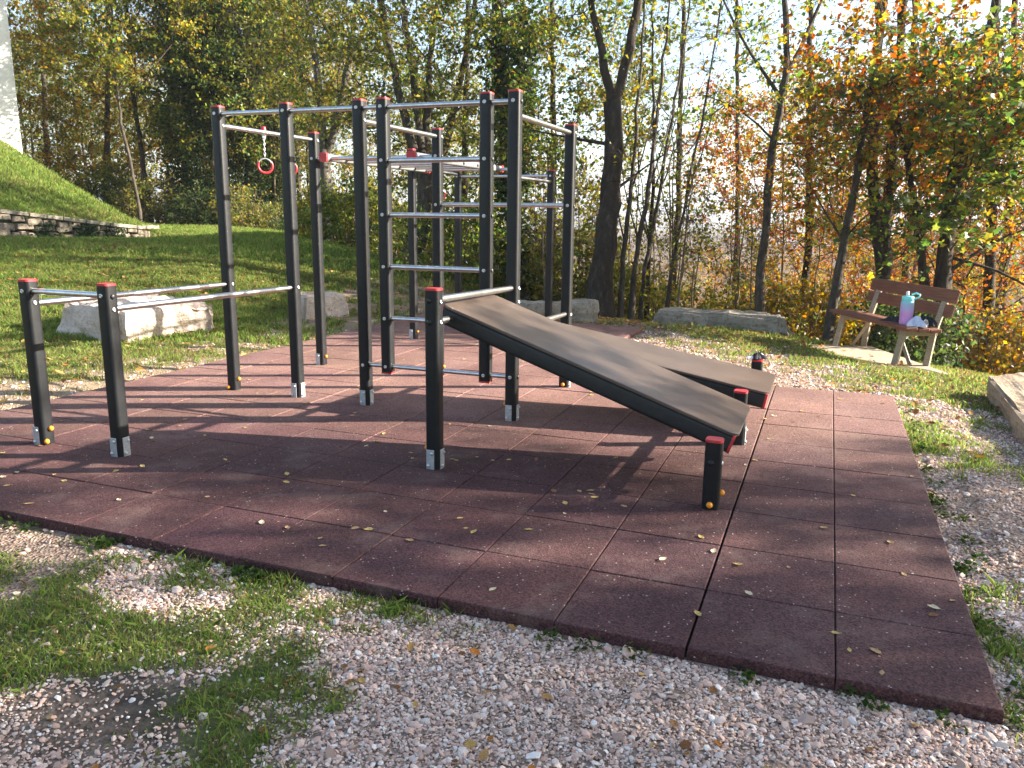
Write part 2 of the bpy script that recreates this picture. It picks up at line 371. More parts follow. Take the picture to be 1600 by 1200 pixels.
_sol = np.linalg.solve(_A, np.r_[_cp[:, 2], 0, 0, 0]); _tw, _ta = _sol[:-3], _sol[-3:]
def in_mat(x, y, pad=0.0):
    s, t = ST(x, y)
    a = (s > -pad) & (s < 1.02 + pad) & (t > -pad) & (t < 5.0 + pad)
    b = (s > 1.0 - pad) & (s < 6.51 + pad) & (t > -pad) & (t < 5.0 + pad)
    c = (s > 3.0 - pad) & (s < 6.51 + pad) & (t > 4.9 - pad) & (t < 8.5 + pad)
    return a | b | c
def lawn_z(x, y):
    x = np.atleast_1d(np.asarray(x, float)); y = np.atleast_1d(np.asarray(y, float))
    cx = np.clip(x, -32, 30); cy = np.clip(y, -9, 45)
    out = np.empty(len(x))
    for i in range(0, len(x), 20000):
        X = cx[i:i + 20000]; Y = cy[i:i + 20000]
        d2 = (X[:, None] - _cp[None, :, 0]) ** 2 + (Y[:, None] - _cp[None, :, 1]) ** 2
        out[i:i + 20000] = _tps(d2) @ _tw + _ta[0] + _ta[1] * X + _ta[2] * Y
    r = np.hypot(x - cx, y - cy); k = sstep(0, 60, r)
    out = out * (1 - k) + (-12.0) * k
    m = in_mat(x, y, 0.25)
    out = np.where(m, np.minimum(out, -0.052), out)
    return out
def bank(x, y):
    dx = np.asarray(x) - WL[0]; dy = np.asarray(y) - WL[1]
    u = dx * wdir[0] + dy * wdir[1]; d = dx * wnor[0] + dy * wnor[1]
    h0 = np.interp(u, [-6, 0, wlen], [0.64, 0.64, 0.42])
    b = np.where(d > 0.16, (h0 - 0.05) * sstep(0.16, 0.30, d) + 0.345 * np.clip(d - 0.2, 0, 11), 0)
    end = 1 - sstep(-0.1, 1.6, u - wlen + 0.0)
    return b * end * (1 - sstep(14, 40, d)) * sstep(-30, -12, u)
def gz(x, y):
    z = lawn_z(x, y) + bank(x, y)
    x = np.atleast_1d(x); y = np.atleast_1d(y)
    fine = 0.02 * (vnoise(x, y, 0.5, 3) - 0.5) + 0.05 * (vnoise(x, y, 1.7, 4) - 0.5)
    return z + fine * np.where(in_mat(x, y, 0.5), 0.15, np.where(np.hypot(x, y) < 4, .6, 1))
def gz1(x, y): return float(gz(np.array([x]), np.array([y]))[0])
def hit(px, py):
    """where the sight line through a point of the photograph meets the terrain"""
    d = ray(px, py); t = np.arange(1.5, 60, 0.05); P = np.array([0, 0, CAMH]) + d * t[:, None]
    under = P[:, 2] < gz(P[:, 0], P[:, 1])
    return P[np.argmax(under)] if under.any() else np.array(on(px, py, -.25))

# cover: grass amount, read where it stands
_gs = [(180,890,.75),(240,905,.7),(120,935,.8),(390,890,.8),(470,905,.75),(430,905,.6),(280,935,.5),(545,960,.9),(600,975,.8),(640,985,.45),(350,1030,.9),(440,1110,1),(400,1150,1),(350,1180,.8),(50,830,.5),(150,850,.3),(300,870,.1),(130,900,.25),(60,890,.6),(350,890,.4),(250,930,.1),(430,945,.05),(330,960,.65),(480,930,.05),(520,960,.85),(600,945,.95),(640,952,.8),
 (560,985,.75),(670,1000,.0),(700,965,.1),(780,980,.05),(900,1010,0),(1100,1045,0),(1300,1095,0),(1480,1140,.1),(100,965,.85),(50,1010,1),(200,1000,1),(330,1000,.9),(250,985,.8),(430,1000,.6),(500,1010,.2),(450,1050,.85),(400,1075,.85),(300,1050,.35),(530,1050,.05),(420,1130,.95),(385,1180,.85),(470,1190,.2),
 (200,1100,.0),(100,1120,.0),(300,1120,.05),(50,1180,.05),(560,1130,0),(700,1080,0),(900,1080,0),(1200,1140,0),(1400,1180,0),(700,1180,0),(500,1130,0.05),(780,1000,0),(1000,1050,0),
 (1590,1130,.5),(1575,1060,.4),(1545,990,.35),(1525,930,.5),(1590,900,.05),(1560,1000,.4),(1500,780,.1),(1560,800,0),(1480,740,.45),(1440,690,.6),(1425,650,.7),(1500,660,.1),(1590,720,.7),(1560,690,.4),(1480,610,.75),(1410,612,.3),(1330,610,.1),(1250,598,0),
 (1230,565,.45),(1200,545,.55),(1100,530,.55),(1030,525,.3),(1010,540,.1),(1060,555,.15),(1120,520,.85),(1310,592,.6),(1450,595,.95),(1550,585,1),(1250,525,.95),(1350,525,.9),(1000,508,.4),(940,505,.3),(1180,575,.3),
 (50,600,.6),(150,590,.55),(250,585,.25),(50,570,.75),(150,560,.8),(300,560,.55),(350,545,.65),(430,530,.65),(420,542,.3),(500,520,.45),(560,508,.2),(600,500,.45),(100,618,.05),(20,632,.3),(330,570,.05),(200,545,.85),(300,500,1),(100,450,1),(250,420,1),(400,430,1),(500,440,1),(600,460,.95),(450,400,.75),(550,400,.5),(640,430,.75),(700,480,.4),(760,480,.3),(500,385,.5)]
_gp = np.array([[*on(a, b, -0.05)[:2], c] for a, b, c in _gs])
_gr = 0.075 * np.hypot(_gp[:, 0], _gp[:, 1]) + 0.03
def grass(x, y):
    x = np.atleast_1d(np.asarray(x, float)); y = np.atleast_1d(np.asarray(y, float)); out = np.empty(len(x))
    s, t = ST(x, y)
    dflt = np.where(y > 12.5, 0.9, 0.75)
    dflt = np.where((y > 13.2) & (x > -1.5), 0.35, dflt)
    dflt = np.where((y > 20) & (x > -8), 0.25, dflt); dflt = np.where(y > 30, 0.1, dflt)
    dflt = np.where((t < 0) & (s < 3.6) & (s > -1.0) & (y > -3), 0.0, dflt)
    dflt = np.where((s < 0) & (s > -1.2) & (t < 5.5) & (t > 0), 0.2, dflt)
    for i in range(0, len(x), 20000):
        d2 = (x[i:i+20000, None] - _gp[None, :, 0]) ** 2 + (y[i:i+20000, None] - _gp[None, :, 1]) ** 2
        w = np.exp(-d2 / _gr ** 2); ws = w.sum(1)
        out[i:i+20000] = ((w * _gp[:, 2]).sum(1) + 0.02 * dflt[i:i+20000]) / (ws + 0.02)
    nz = 0.6 * vnoise(x, y, 0.22, 11) + 0.4 * vnoise(x, y, 0.08, 12)
    return sstep(0.30, 0.74, out + (nz - 0.5) * 0.9 * np.where(out > .97, .3, 1))

SLAB = [on(1258, 538, -.25)[:2], on(1364, 582, -.25)[:2], on(1490, 586, -.25)[:2]]; SLAB.append(SLAB[0] + SLAB[2] - SLAB[1])
def in_slab(x, y):
    r = np.ones(len(x), bool)
    for i in range(4):
        a = SLAB[i]; b = SLAB[(i + 1) % 4]; r &= ((b[0] - a[0]) * (y - a[1]) - (b[1] - a[1]) * (x - a[0])) > 0
    return r
def axis(lo, hi, step, far_lo, far_hi):
    a = list(np.arange(lo, hi, step)); s = step; x = hi
    while x < far_hi: a.append(x); s *= 1.16; x += s
    s = step; x = lo - step; b = []
    while x > far_lo: b.append(x); s *= 1.16; x -= s
    return np.array(b[::-1] + a)
gx = axis(-6.5, 5.8, 0.07, -2500, 2500); gy = axis(1.2, 13.5, 0.07, -400, 4000)
GX, GY = np.meshgrid(gx, gy); gxx, gyy = GX.ravel(), GY.ravel()
gzz = gz(gxx, gyy)
nx, ny = len(gx), len(gy); ii = np.arange(nx * ny).reshape(ny, nx)
gf = np.stack([ii[:-1, :-1], ii[:-1, 1:], ii[1:, 1:], ii[1:, :-1]], -1).reshape(-1, 4)
gme = fast_mesh('ground', np.c_[gxx, gyy, gzz], gf, M_GROUND, smooth=True)
_ga = grass(gxx, gyy)
_s, _t = ST(gxx, gyy)
# bare earth patch in the left foreground, straw-coloured trodden strip left of the mat, leaf litter under the wood
_e = on(190, 1110); earth = np.exp(-(((gxx - _e[0]) / 0.48) ** 2 + ((gyy - _e[1]) / 0.30) ** 2) ** 2) * (.55 + .7 * vnoise(gxx, gyy, .16, 77))
gravel = np.clip(1 - earth * 1.0, 0, 1) * (1 - 0.75 * sstep(13, 16, gyy)) * (1 - 0.5 * sstep(7, 10, gxx))
straw = np.exp(-((_s - 6.9) / 0.75) ** 2) * sstep(0.2, 1.2, _t) * (1 - sstep(8.5, 11, _t)) * 0.85 * (0.55 + 0.6 * vnoise(gxx, gyy, .35, 21))
straw = np.maximum(straw, 0.35 * np.exp(-(((gxx - 2.6) / 1.4) ** 2 + ((gyy - 9.5) / 1.2) ** 2)) * vnoise(gxx, gyy, .3, 22))
straw = np.clip(straw * (1 - 0.85 * _ga), 0, 1)
litter = sstep(12.8, 17, gyy + gxx * .15 + 1.5 * (vnoise(gxx, gyy, 1.1, 31) - .5)) * (0.25 + 0.75 * sstep(-7, -3, gxx)) * (0.45 + .75 * vnoise(gxx, gyy, .6, 32)) * (1 - sstep(-11, -9, -gxx - 20))
litter = np.maximum(litter * sstep(-12, -5, gxx), sstep(26, 32, gyy))
gc = np.ones((len(gxx), 4), np.float32); gc[:, 0] = _ga * 0.9; gc[:, 1] = gravel; gc[:, 2] = straw; gc[:, 3] = np.clip(litter, 0, 1)
ca = gme.color_attributes.new('col', 'FLOAT_COLOR', 'POINT'); ca.data.foreach_set('color', gc.ravel())
go = link(bpy.data.objects.new('ground', gme)); tag(go, kind='structure')

# ------------------------------------------------------------------ rubber pavement: half-metre slabs with chamfered edges
def build_mat():
    V = []; F = []; C = []
    def tile(s0, s1, t0, t1, th=0.05):
        jz = rng.normal(0, 0.0012); g = 0.0022; c = 0.004; tone = 1 + rng.normal(0, 0.028)
        tint = np.array([tone, tone * (1 + rng.normal(0, .02)), tone * (1 + rng.normal(0, .03))])
        b = len(V)
        for (e, z) in ((0, -0.06), (0, -c), (c, 0.0)):
            for (s, t) in ((s0 + g + e, t0 + g + e), (s1 - g - e, t0 + g + e), (s1 - g - e, t1 - g - e), (s0 + g + e, t1 - g - e)):
                V.append(tuple(W(s, t, z + (jz + rng.normal(0, .0007) if z > -.05 else 0))))
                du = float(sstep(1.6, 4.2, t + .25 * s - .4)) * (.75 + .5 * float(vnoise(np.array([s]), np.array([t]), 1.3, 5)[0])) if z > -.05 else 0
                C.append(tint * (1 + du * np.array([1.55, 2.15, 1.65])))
        for k in range(4):
            n = (k + 1) % 4
            F.append((b + n, b + k, b + 4 + k, b + 4 + n)); F.append((b + 4 + n, b + 4 + k, b + 8 + k, b + 8 + n))
        F.append((b + 11, b + 10, b + 9, b + 8))
    for j in range(10):
        for i in range(2): tile(i * .5, i * .5 + .5, j * .5, j * .5 + .5)
    for j in range(17):
        for i in range(11):
            s0 = 1.005 + i * .5
            if j >= 10 and s0 < 2.9: continue
            tile(s0, s0 + .5, j * .5, j * .5 + .5)
    # front row: extra slabs running off to the left of the frame
    for i in range(11, 16): tile(1.012 + i * .5, 1.512 + i * .5, 0, .5)
    for i in range(11, 14): tile(1.012 + i * .5, 1.512 + i * .5, .5, 1.0)
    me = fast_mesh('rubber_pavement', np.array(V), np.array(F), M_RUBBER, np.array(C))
    o = link(bpy.data.objects.new('rubber_pavement', me)); tag(o, kind='structure')
build_mat()
# dark bedding seen down the joints
mb = MB(); mb.box(W(3.76, 2.5, -.033), (5.4, 4.9, .02), R=Matrix.Rotation(G, 3, 'Z')); mb.box(W(.5, 2.5, -.034), (.95, 4.9, .02), R=Matrix.Rotation(G, 3, 'Z'))
mb.box(W(4.76, 6.7, -.035), (3.4, 3.5, .02), R=Matrix.Rotation(G, 3, 'Z'))
for k in range(52):  # dark discs painted as the shade inside holes along the front edge
    q = W(.06 + k * .125, -.0015, -.028); mb.tube([q, q + Vector((GN[0], GN[1], 0)) * .002], .0075, 8)
tag(mb.build('pavement_bedding_hole_shade', simple('bedding', (.03, .016, .014), (.22, .15, .11), 30, rough=.95, lo=.5, hi=.75)), kind='structure')

# ------------------------------------------------------------------ rocks
def rock_mesh(name, L, D, H, seed, m, rough=0.06, sub=5, cuts=0.10):
    bm = bmesh.new(); bmesh.ops.create_cube(bm, size=1.0)
    r = random.Random(seed)
    for v in bm.verts: v.co += Vector((r.uniform(-cuts, cuts), r.uniform(-cuts, cuts), r.uniform(-cuts * .5, cuts * .3) if v.co.z > 0 else 0))
    bmesh.ops.bevel(bm, geom=bm.edges[:], offset=0.07, segments=2, affect='EDGES')
    bmesh.ops.subdivide_edges(bm, edges=bm.edges[:], cuts=sub, use_grid_fill=True)
    bmesh.ops.triangulate(bm, faces=[f for f in bm.faces if len(f.verts) > 4])
    P = np.array([v.co[:] for v in bm.verts]); P *= np.array([L, D, H])
    bm.normal_update(); N = np.array([v.normal[:] for v in bm.verts])
    f = 0
    for k, (sc, am) in enumerate(((.5, 1.0), (.2, .65), (.09, .38), (.04, .18))):
        q = (vnoise(P[:, 0], P[:, 1], sc, seed + k) + vnoise(P[:, 1], P[:, 2], sc, seed + 9 + k) + vnoise(P[:, 2], P[:, 0], sc, seed + 19 + k) - 1.5) * .85
        f = f + q * am
    P = P + N * (f * rough)[:, None]
    for v, p in zip(bm.verts, P): v.co = p + np.array([0, 0, H / 2 - 0.05])
    me = bpy.data.meshes.new(name); bm.to_mesh(me); bm.free(); me.materials.append(m)
    me.polygons.foreach_set('use_smooth', np.zeros(len(me.polygons), bool)); return me
def boulder(a, b, depth, H, label, seed, m=M_STONE, rough=0.07, side=1, sub=11, cuts=.1):
    """a, b: ends of the edge that faces us"""
    a = np.array(a); b = np.array(b); d = (b - a)[:2]; L = np.linalg.norm(d); d /= L; nrm = np.array([-d[1], d[0]]) * side
    c = (a + b)[:2] / 2 + nrm * depth / 2
    o = link(bpy.data.objects.new('boulder', rock_mesh('boulder', L, depth, H, seed, m, rough, sub, cuts)))
    o.location = (c[0], c[1], gz1(c[0], c[1]) - 0.03); o.rotation_euler = (0, 0, math.atan2(d[1], d[0]))
    return tag(o, label, 'boulder', 'boulders around the workout area')
def build_boulders():
    boulder(hit(196, 537), hit(334, 520), 1.6, 0.45, 'large pale limestone block on the lawn behind the two low posts', 3, rough=.11, sub=13)
    boulder(hit(474, 499), hit(546, 496), 0.6, 0.42, 'small pale limestone block with one sunlit face in front of the shaded lawn', 12, rough=.05)
    boulder(hit(800, 503), hit(938, 505), 0.55, 0.36, 'long dark rough boulder with a pale cut end behind the inclined boards', 23, M_STONE_G, rough=.08)
    boulder(on(1026, 509, -.2), on(1226, 525, -.25), 0.6, 0.38, 'long flat grey boulder at the foot of the slim straight tree', 31, M_STONE_G, rough=.08)
    p = hit(1537, 620); q = hit(1602, 694); q2 = p + (q - p) * 1.5
    boulder(p, q2, 0.40, 0.27, 'low rectangular stone block at the right edge of the gravel', 44, M_STONE_W, rough=.06, side=1, cuts=.05)
build_boulders()

# ------------------------------------------------------------------ white building on the bank
def build_house():
    c = at(38, 262, 25.0); base = gz1(c[0], c[1]) - 3.2
    az = math.radians(43); ex = Vector((math.cos(az), math.sin(az), 0)); ey = Vector((-ex.y, ex.x, 0))    # ex runs along the face we see
    root = thing('white_building', 'tall white plastered building at the left edge on the grass bank', 'building', (c[0], c[1], base), az)
    w = MB(); w.box((-4.5, 4.5, 7.1), (9, 9, 14.2)); w.build('wall', M_PLASTER, root)
    pl = MB(); pl.box((-4.5, 4.5, 1.2), (9.08, 9.08, 2.4), bevel=.02); pl.build('plinth', M_PLASTER, root)
    r = MB(); r.add([(-9.5, -.5, 14.2), (.5, -.5, 14.2), (.5, 9.5, 14.2), (-9.5, 9.5, 14.2), (-4.5, 4.5, 17)], [(0, 1, 4), (1, 2, 4), (2, 3, 4), (3, 0, 4), (3, 2, 1, 0)]); r.build('roof', M_ROOF, root)
    g = MB(); g.box((-5.5, -.01, 9.5), (1.0, .1, 1.6)); f = g.build('window', simple('window_glass', (.02, .025, .03), (.03, .035, .04), 3, rough=.08, bstr=0), root)
    fr = MB()
    for dx, dz, a, b in ((-.55, 0, .1, 1.8), (.55, 0, .1, 1.8), (0, .85, 1.2, .1), (0, -.85, 1.3, .12)): fr.box((-5.5 + dx, -.03, 9.5 + dz), (a, .16, b))
    fr.build('frame', M_STONE, f)
build_house()

# ------------------------------------------------------------------ dry-stone retaining wall
def build_wall():
    root = thing('retaining_wall', 'low dry stone retaining wall below the grass bank on the left', 'wall', tuple(WL), math.atan2(wdir[1], wdir[0]))
    R = random.Random(5); m = MB(); cop = MB(); iv = []
    x0 = -7.0; zl = -0.12
    def base(u): p = WL[:2] + wdir * u; return gz1(p[0], p[1]) - WL[2]
    def top(u): return float(np.interp(u, [-7, 0, wlen], [.66, .66, .46]))
    u = x0
    rows = 4
    for k in range(rows):
        u = x0 + R.uniform(-.2, 0)
        while u < wlen - .02:
            w = R.uniform(.16, .46); b = base(u + w / 2); tp = top(u + w / 2) - .09
            h = (tp + .1) / rows; z = b - .1 + h * (k + .5) + R.uniform(-.025, .025)
            m.box((u + w / 2, .10 + R.uniform(-.018, .018), z), (w - .022, .22, h - .014 + R.uniform(-.035, .02)),
                  R=Matrix.Rotation(R.uniform(-.10, .10), 3, 'Y') @ Matrix.Rotation(R.uniform(-.08, .08), 3, 'Z'), bevel=.026, taper=R.uniform(.86, 1.0))
            u += w
    u = x0
    while u < wlen:
        w = R.uniform(.35, .75); b = base(u + w / 2)
        cop.box((u + w / 2, .12, b + top(u + w / 2) - .045), (w - .015, .3, .085), R=Matrix.Rotation(math.atan2(base(u + w) - base(u) + top(u + w) - top(u), w), 3, 'Y').inverted(), bevel=.015); u += w
    back = MB(); 
    back.box(((x0 + wlen) / 2, .2, .0), (wlen - x0 - .1, .1, .5)); back.build('mortar', M_BARK_D, root)
    for i in range(3): m.box((wlen + .02 + .1 * i, .12 + .04 * i, base(wlen) + .12), (.085, .2, .46 - .03 * i), bevel=.02)
    m.build('stonework', M_WALLST, root); cop.build('coping', M_STONE_G, root)
    # ivy hanging over the wall
    n = 1000; uu = np.concatenate([rng.normal(2.0, .22, n // 2), rng.normal(2.75, .14, n // 4), rng.normal(1.0, .14, n // 4)])
    zz = np.array([base(a) for a in uu]) + rng.uniform(0, 1, len(uu)) ** 1.3 * .42
    P = np.c_[uu, rng.uniform(-.07, -.0, len(uu)), zz]
    v, f, c = leaf_cloud(P, .06, [(.018, .04, .012), (.03, .06, .018)], flat=.0, face=(0, -1, .3))
    o = bpy.data.objects.new('ivy', fast_mesh('ivy', v, f, M_LEAF, c)); link(o, root)

# ------------------------------------------------------------------ foliage tools
LEAF4 = np.array([(0, 0, 0), (.5, .36, .10), (1, 0, -.06), (.5, -.36, .10)])
_a = np.radians([180, 118, 92, 62, 32, 0, -32, -62, -92, -118]); _rr = np.array([.12, .46, .36, .58, .42, .70, .42, .58, .36, .46])
MAPLE = np.c_[_rr * np.cos(_a) + .3, _rr * np.sin(_a), -.12 * np.abs(np.sin(_a)) * _rr]
def rand_rot(n, flat=0.5, face=None):
    """random leaf frames; flat pulls normals upward"""
    nrm = rng.normal(size=(n, 3)); nrm /= np.linalg.norm(nrm, axis=1)[:, None]
    nrm = nrm * (1 - flat) + np.array([0, 0, 1.]) * flat
    if face is not None: nrm = nrm * .5 + np.array(face)
    nrm /= np.linalg.norm(nrm, axis=1)[:, None] + 1e-9
    x = rng.normal(size=(n, 3)); x -= nrm * (x * nrm).sum(1)[:, None]; x /= np.linalg.norm(x, axis=1)[:, None]
    return x, np.cross(nrm, x), nrm
def leaf_cloud(P, size, palette, flat=0.4, tmpl=LEAF4, face=None, weights=None, jit=.12):
    n = len(P); k = len(tmpl); x, y, z = rand_rot(n, flat, face)
    s = size * rng.uniform(.42, 1.4, n)
    v = P[:, None, :] + s[:, None, None] * (tmpl[None, :, 0:1] * x[:, None] + tmpl[None, :, 1:2] * y[:, None] + tmpl[None, :, 2:3] * z[:, None])
    pal = np.array(palette); c = pal[rng.choice(len(pal), n, p=weights)] * np.exp(rng.normal(0, jit, (n, 1))) * np.exp(rng.normal(0, .06, (n, 3)))
    return v.reshape(-1, 3), np.arange(n * k).reshape(n, k), np.repeat(c, k, 0)

def skeleton(trunks, attractors, seed, step=.35, up=.35):
    """nodes grown from trunk polylines [(pts, r0, r1)] towards attractor points"""
    R = np.random.default_rng(seed); pos = []; par = []; rad = []; ist = []
    for pts, r0, r1 in trunks:
        pts = np.array(pts, float); seg = np.linalg.norm(np.diff(pts, axis=0), axis=1); cum = np.r_[0, np.cumsum(seg)]
        m = max(4, int(cum[-1] / .3)); tt = np.linspace(0, cum[-1], m)
        q = np.stack([np.interp(tt, cum, pts[:, k]) for k in range(3)], 1)
        ker = np.array([1, 2, 1]) / 4
        for _ in range(3): q[1:-1] = .25 * q[:-2] + .5 * q[1:-1] + .25 * q[2:]
        q[1:-1, :2] += R.normal(0, .012, (m - 2, 2))
        b = len(pos)
        if b and len(trunks) > 1:
            P = np.array(pos); d = np.linalg.norm(P - q[0], axis=1); k0 = int(np.argmin(d)); first = k0 if d[k0] < .6 else -1
        else: first = -1
        for i in range(m):
            pos.append(q[i]); par.append(b + i - 1 if i else first); rad.append(r0 + (r1 - r0) * (i / (m - 1)) ** .8); ist.append(True)
    T = np.array(pos); nt = len(T); A = np.array(attractors, float) if len(attractors) else np.zeros((0, 3))
    if len(A):
        d = np.array([np.linalg.norm(T - a, axis=1).min() for a in A]); A = A[np.argsort(d)]
    tips = []
    P = np.zeros((nt + len(A) * 14, 3)); P[:nt] = T; n = nt
    for a in A:
        D = P[:n] - a; hd = np.hypot(D[:, 0], D[:, 1]); dist = np.sqrt(hd ** 2 + D[:, 2] ** 2)
        dist = dist + 1.6 * np.clip(D[:, 2] + up * hd, 0, None)
        k = int(np.argmin(dist)); p = P[k].copy(); L = np.linalg.norm(a - p); m = int(min(13, max(1, round(L / step))))
        side = R.normal(0, .07 * L, 3); prev = k
        for i in range(1, m + 1):
            f = i / m; q = p + (a - p) * f + side * math.sin(f * PI) + np.array([0, 0, .10 * L * math.sin(f * PI)]) + (R.normal(0, .03, 3) if i < m else 0)
            P[n] = q; pos.append(q); par.append(prev); rad.append(0.); ist.append(False); prev = n; n += 1
        tips.append(n - 1)
    return P[:n], np.array(par), np.array(rad), np.array(ist), tips
def branch_mesh(P, par, rad, ist, tip_r=.005, expo=.43, name='trunk', m=None, flare=True, cap=.5, twigs=None):
    n = len(P); cnt = np.zeros(n)
    hasc = np.zeros(n, bool); hasc[par[par >= 0]] = True
    cnt[~hasc] = 1
    for i in range(n - 1, -1, -1):
        if par[i] >= 0: cnt[par[i]] += cnt[i]
    r = np.where(ist, rad, tip_r * np.maximum(cnt, 1) ** expo)
    for i in range(n):
        if not ist[i] and par[i] >= 0: r[i] = min(r[i], r[par[i]] * (cap if ist[par[i]] else 1.0))
    # chains
    used = np.full(n, -1); order = sorted(range(n), key=lambda i: -r[i])
    kids = {}
    for i in range(n):
        if par[i] >= 0: kids.setdefault(par[i], []).append(i)
    chains = []; start = [i for i in range(n) if par[i] < 0]; stack = [(-1, s) for s in start]
    while stack:
        p, i = stack.pop(); ch = ([p] if p >= 0 else []) + [i]
        while True:
            ks = kids.get(i, [])
            if not ks: break
            ks = sorted(ks, key=lambda k: (ist[k] and ist[i], r[k]), reverse=True)
            for k in ks[1:]: stack.append((i, k))
            i = ks[0]; ch.append(i)
        if len(ch) > 1: chains.append(ch)
    V = []; F = []; nb = 0
    for ch in chains:
        q = P[ch]; rr = r[ch].copy()
        if not (ist[ch[0]] and ist[ch[1]]) : rr[0] = rr[1]
        mx = rr.max(); k = 10 if mx > .07 else (7 if mx > .03 else (5 if mx > .012 else 3))
        if flare and par[ch[0]] < 0 and ist[ch[0]]:
            L = np.r_[0, np.cumsum(np.linalg.norm(np.diff(q, axis=0), axis=1))]; rr = rr * (1 + .55 * np.exp(-L / .28))
        t = np.gradient(q, axis=0); t /= np.linalg.norm(t, axis=1)[:, None] + 1e-9
        ref = np.array([0, 0, 1.]) if abs(t[0, 2]) < .8 else np.array([1., 0, 0])
        x = np.cross(t, ref); x /= np.linalg.norm(x, axis=1)[:, None] + 1e-9; y = np.cross(t, x)
        an = np.arange(k) * 2 * PI / k
        wob = 1 + (.10 * rng.normal(size=(len(ch), k)) if k >= 7 else 0)
        ring = q[:, None, :] + (rr[:, None] * wob)[:, :, None] * (np.cos(an)[None, :, None] * x[:, None] + np.sin(an)[None, :, None] * y[:, None])
        V.append(ring.reshape(-1, 3)); m_ = len(ch); ia = np.arange(m_ * k).reshape(m_, k) + nb
        F.append(np.stack([ia[:-1], np.roll(ia[:-1], -1, 1), np.roll(ia[1:], -1, 1), ia[1:]], -1).reshape(-1, 4)); nb += m_ * k
    if twigs is not None:
        a, b = twigs; q = len(a); d = b - a; x = np.cross(d, np.array([.3, .2, 1.])); x /= np.linalg.norm(x, axis=1)[:, None] + 1e-9; y = np.cross(d, x); y /= np.linalg.norm(y, axis=1)[:, None] + 1e-9
        w = tip_r * .75; tri = [x * w, (-.5 * x + .87 * y) * w, (-.5 * x - .87 * y) * w]
        vv = np.stack([a + t_ for t_ in tri] + [b + t_ * .4 for t_ in tri], 1).reshape(-1, 3)
        ff = np.array([(0, 1, 4, 3), (1, 2, 5, 4), (2, 0, 3, 5)])[None] + (np.arange(q) * 6)[:, None, None] + nb
        V.append(vv); F.append(ff.reshape(-1, 4))
    return fast_mesh(name, np.concatenate(V), np.concatenate(F), m, smooth=True)

PAL = {
 'yg':   [(.13, .155, .025), (.19, .19, .028), (.26, .215, .03), (.085, .125, .024), (.27, .18, .028)],
 'green': [(.045, .09, .02), (.07, .12, .026), (.11, .15, .03), (.15, .175, .033), (.20, .19, .03)],
 'dark': [(.024, .048, .016), (.036, .066, .02), (.058, .088, .026), (.09, .115, .03)],
 'gold': [(.24, .17, .022), (.30, .20, .025), (.20, .12, .018), (.13, .12, .02), (.32, .17, .02)],
 'olive': [(.105, .13, .028), (.15, .16, .03), (.21, .18, .032), (.07, .105, .024), (.25, .19, .035)],
 'orange': [(.34, .12, .018), (.40, .16, .02), (.26, .075, .015), (.26, .07, .016), (.38, .22, .028), (.22, .16, .024)],
 'red': [(.22, .045, .016), (.28, .07, .018), (.17, .035, .016), (.34, .11, .02), (.14, .04, .02)],
}
def crown_pts(c, rad, n, R, zmin=None, hollow=.55):
    d = R.normal(size=(n * 2, 3)); d /= np.linalg.norm(d, axis=1)[:, None]
    d = d * (hollow + (1 - hollow) * R.uniform(0, 1, (n * 2, 1)) ** .6) * (.75 + .5 * R.uniform(0, 1, (n * 2, 1)))
    p = np.array(c) + d * np.array(rad)
    if zmin is not None: p = p[p[:, 2] > zmin]
    return p[:n]
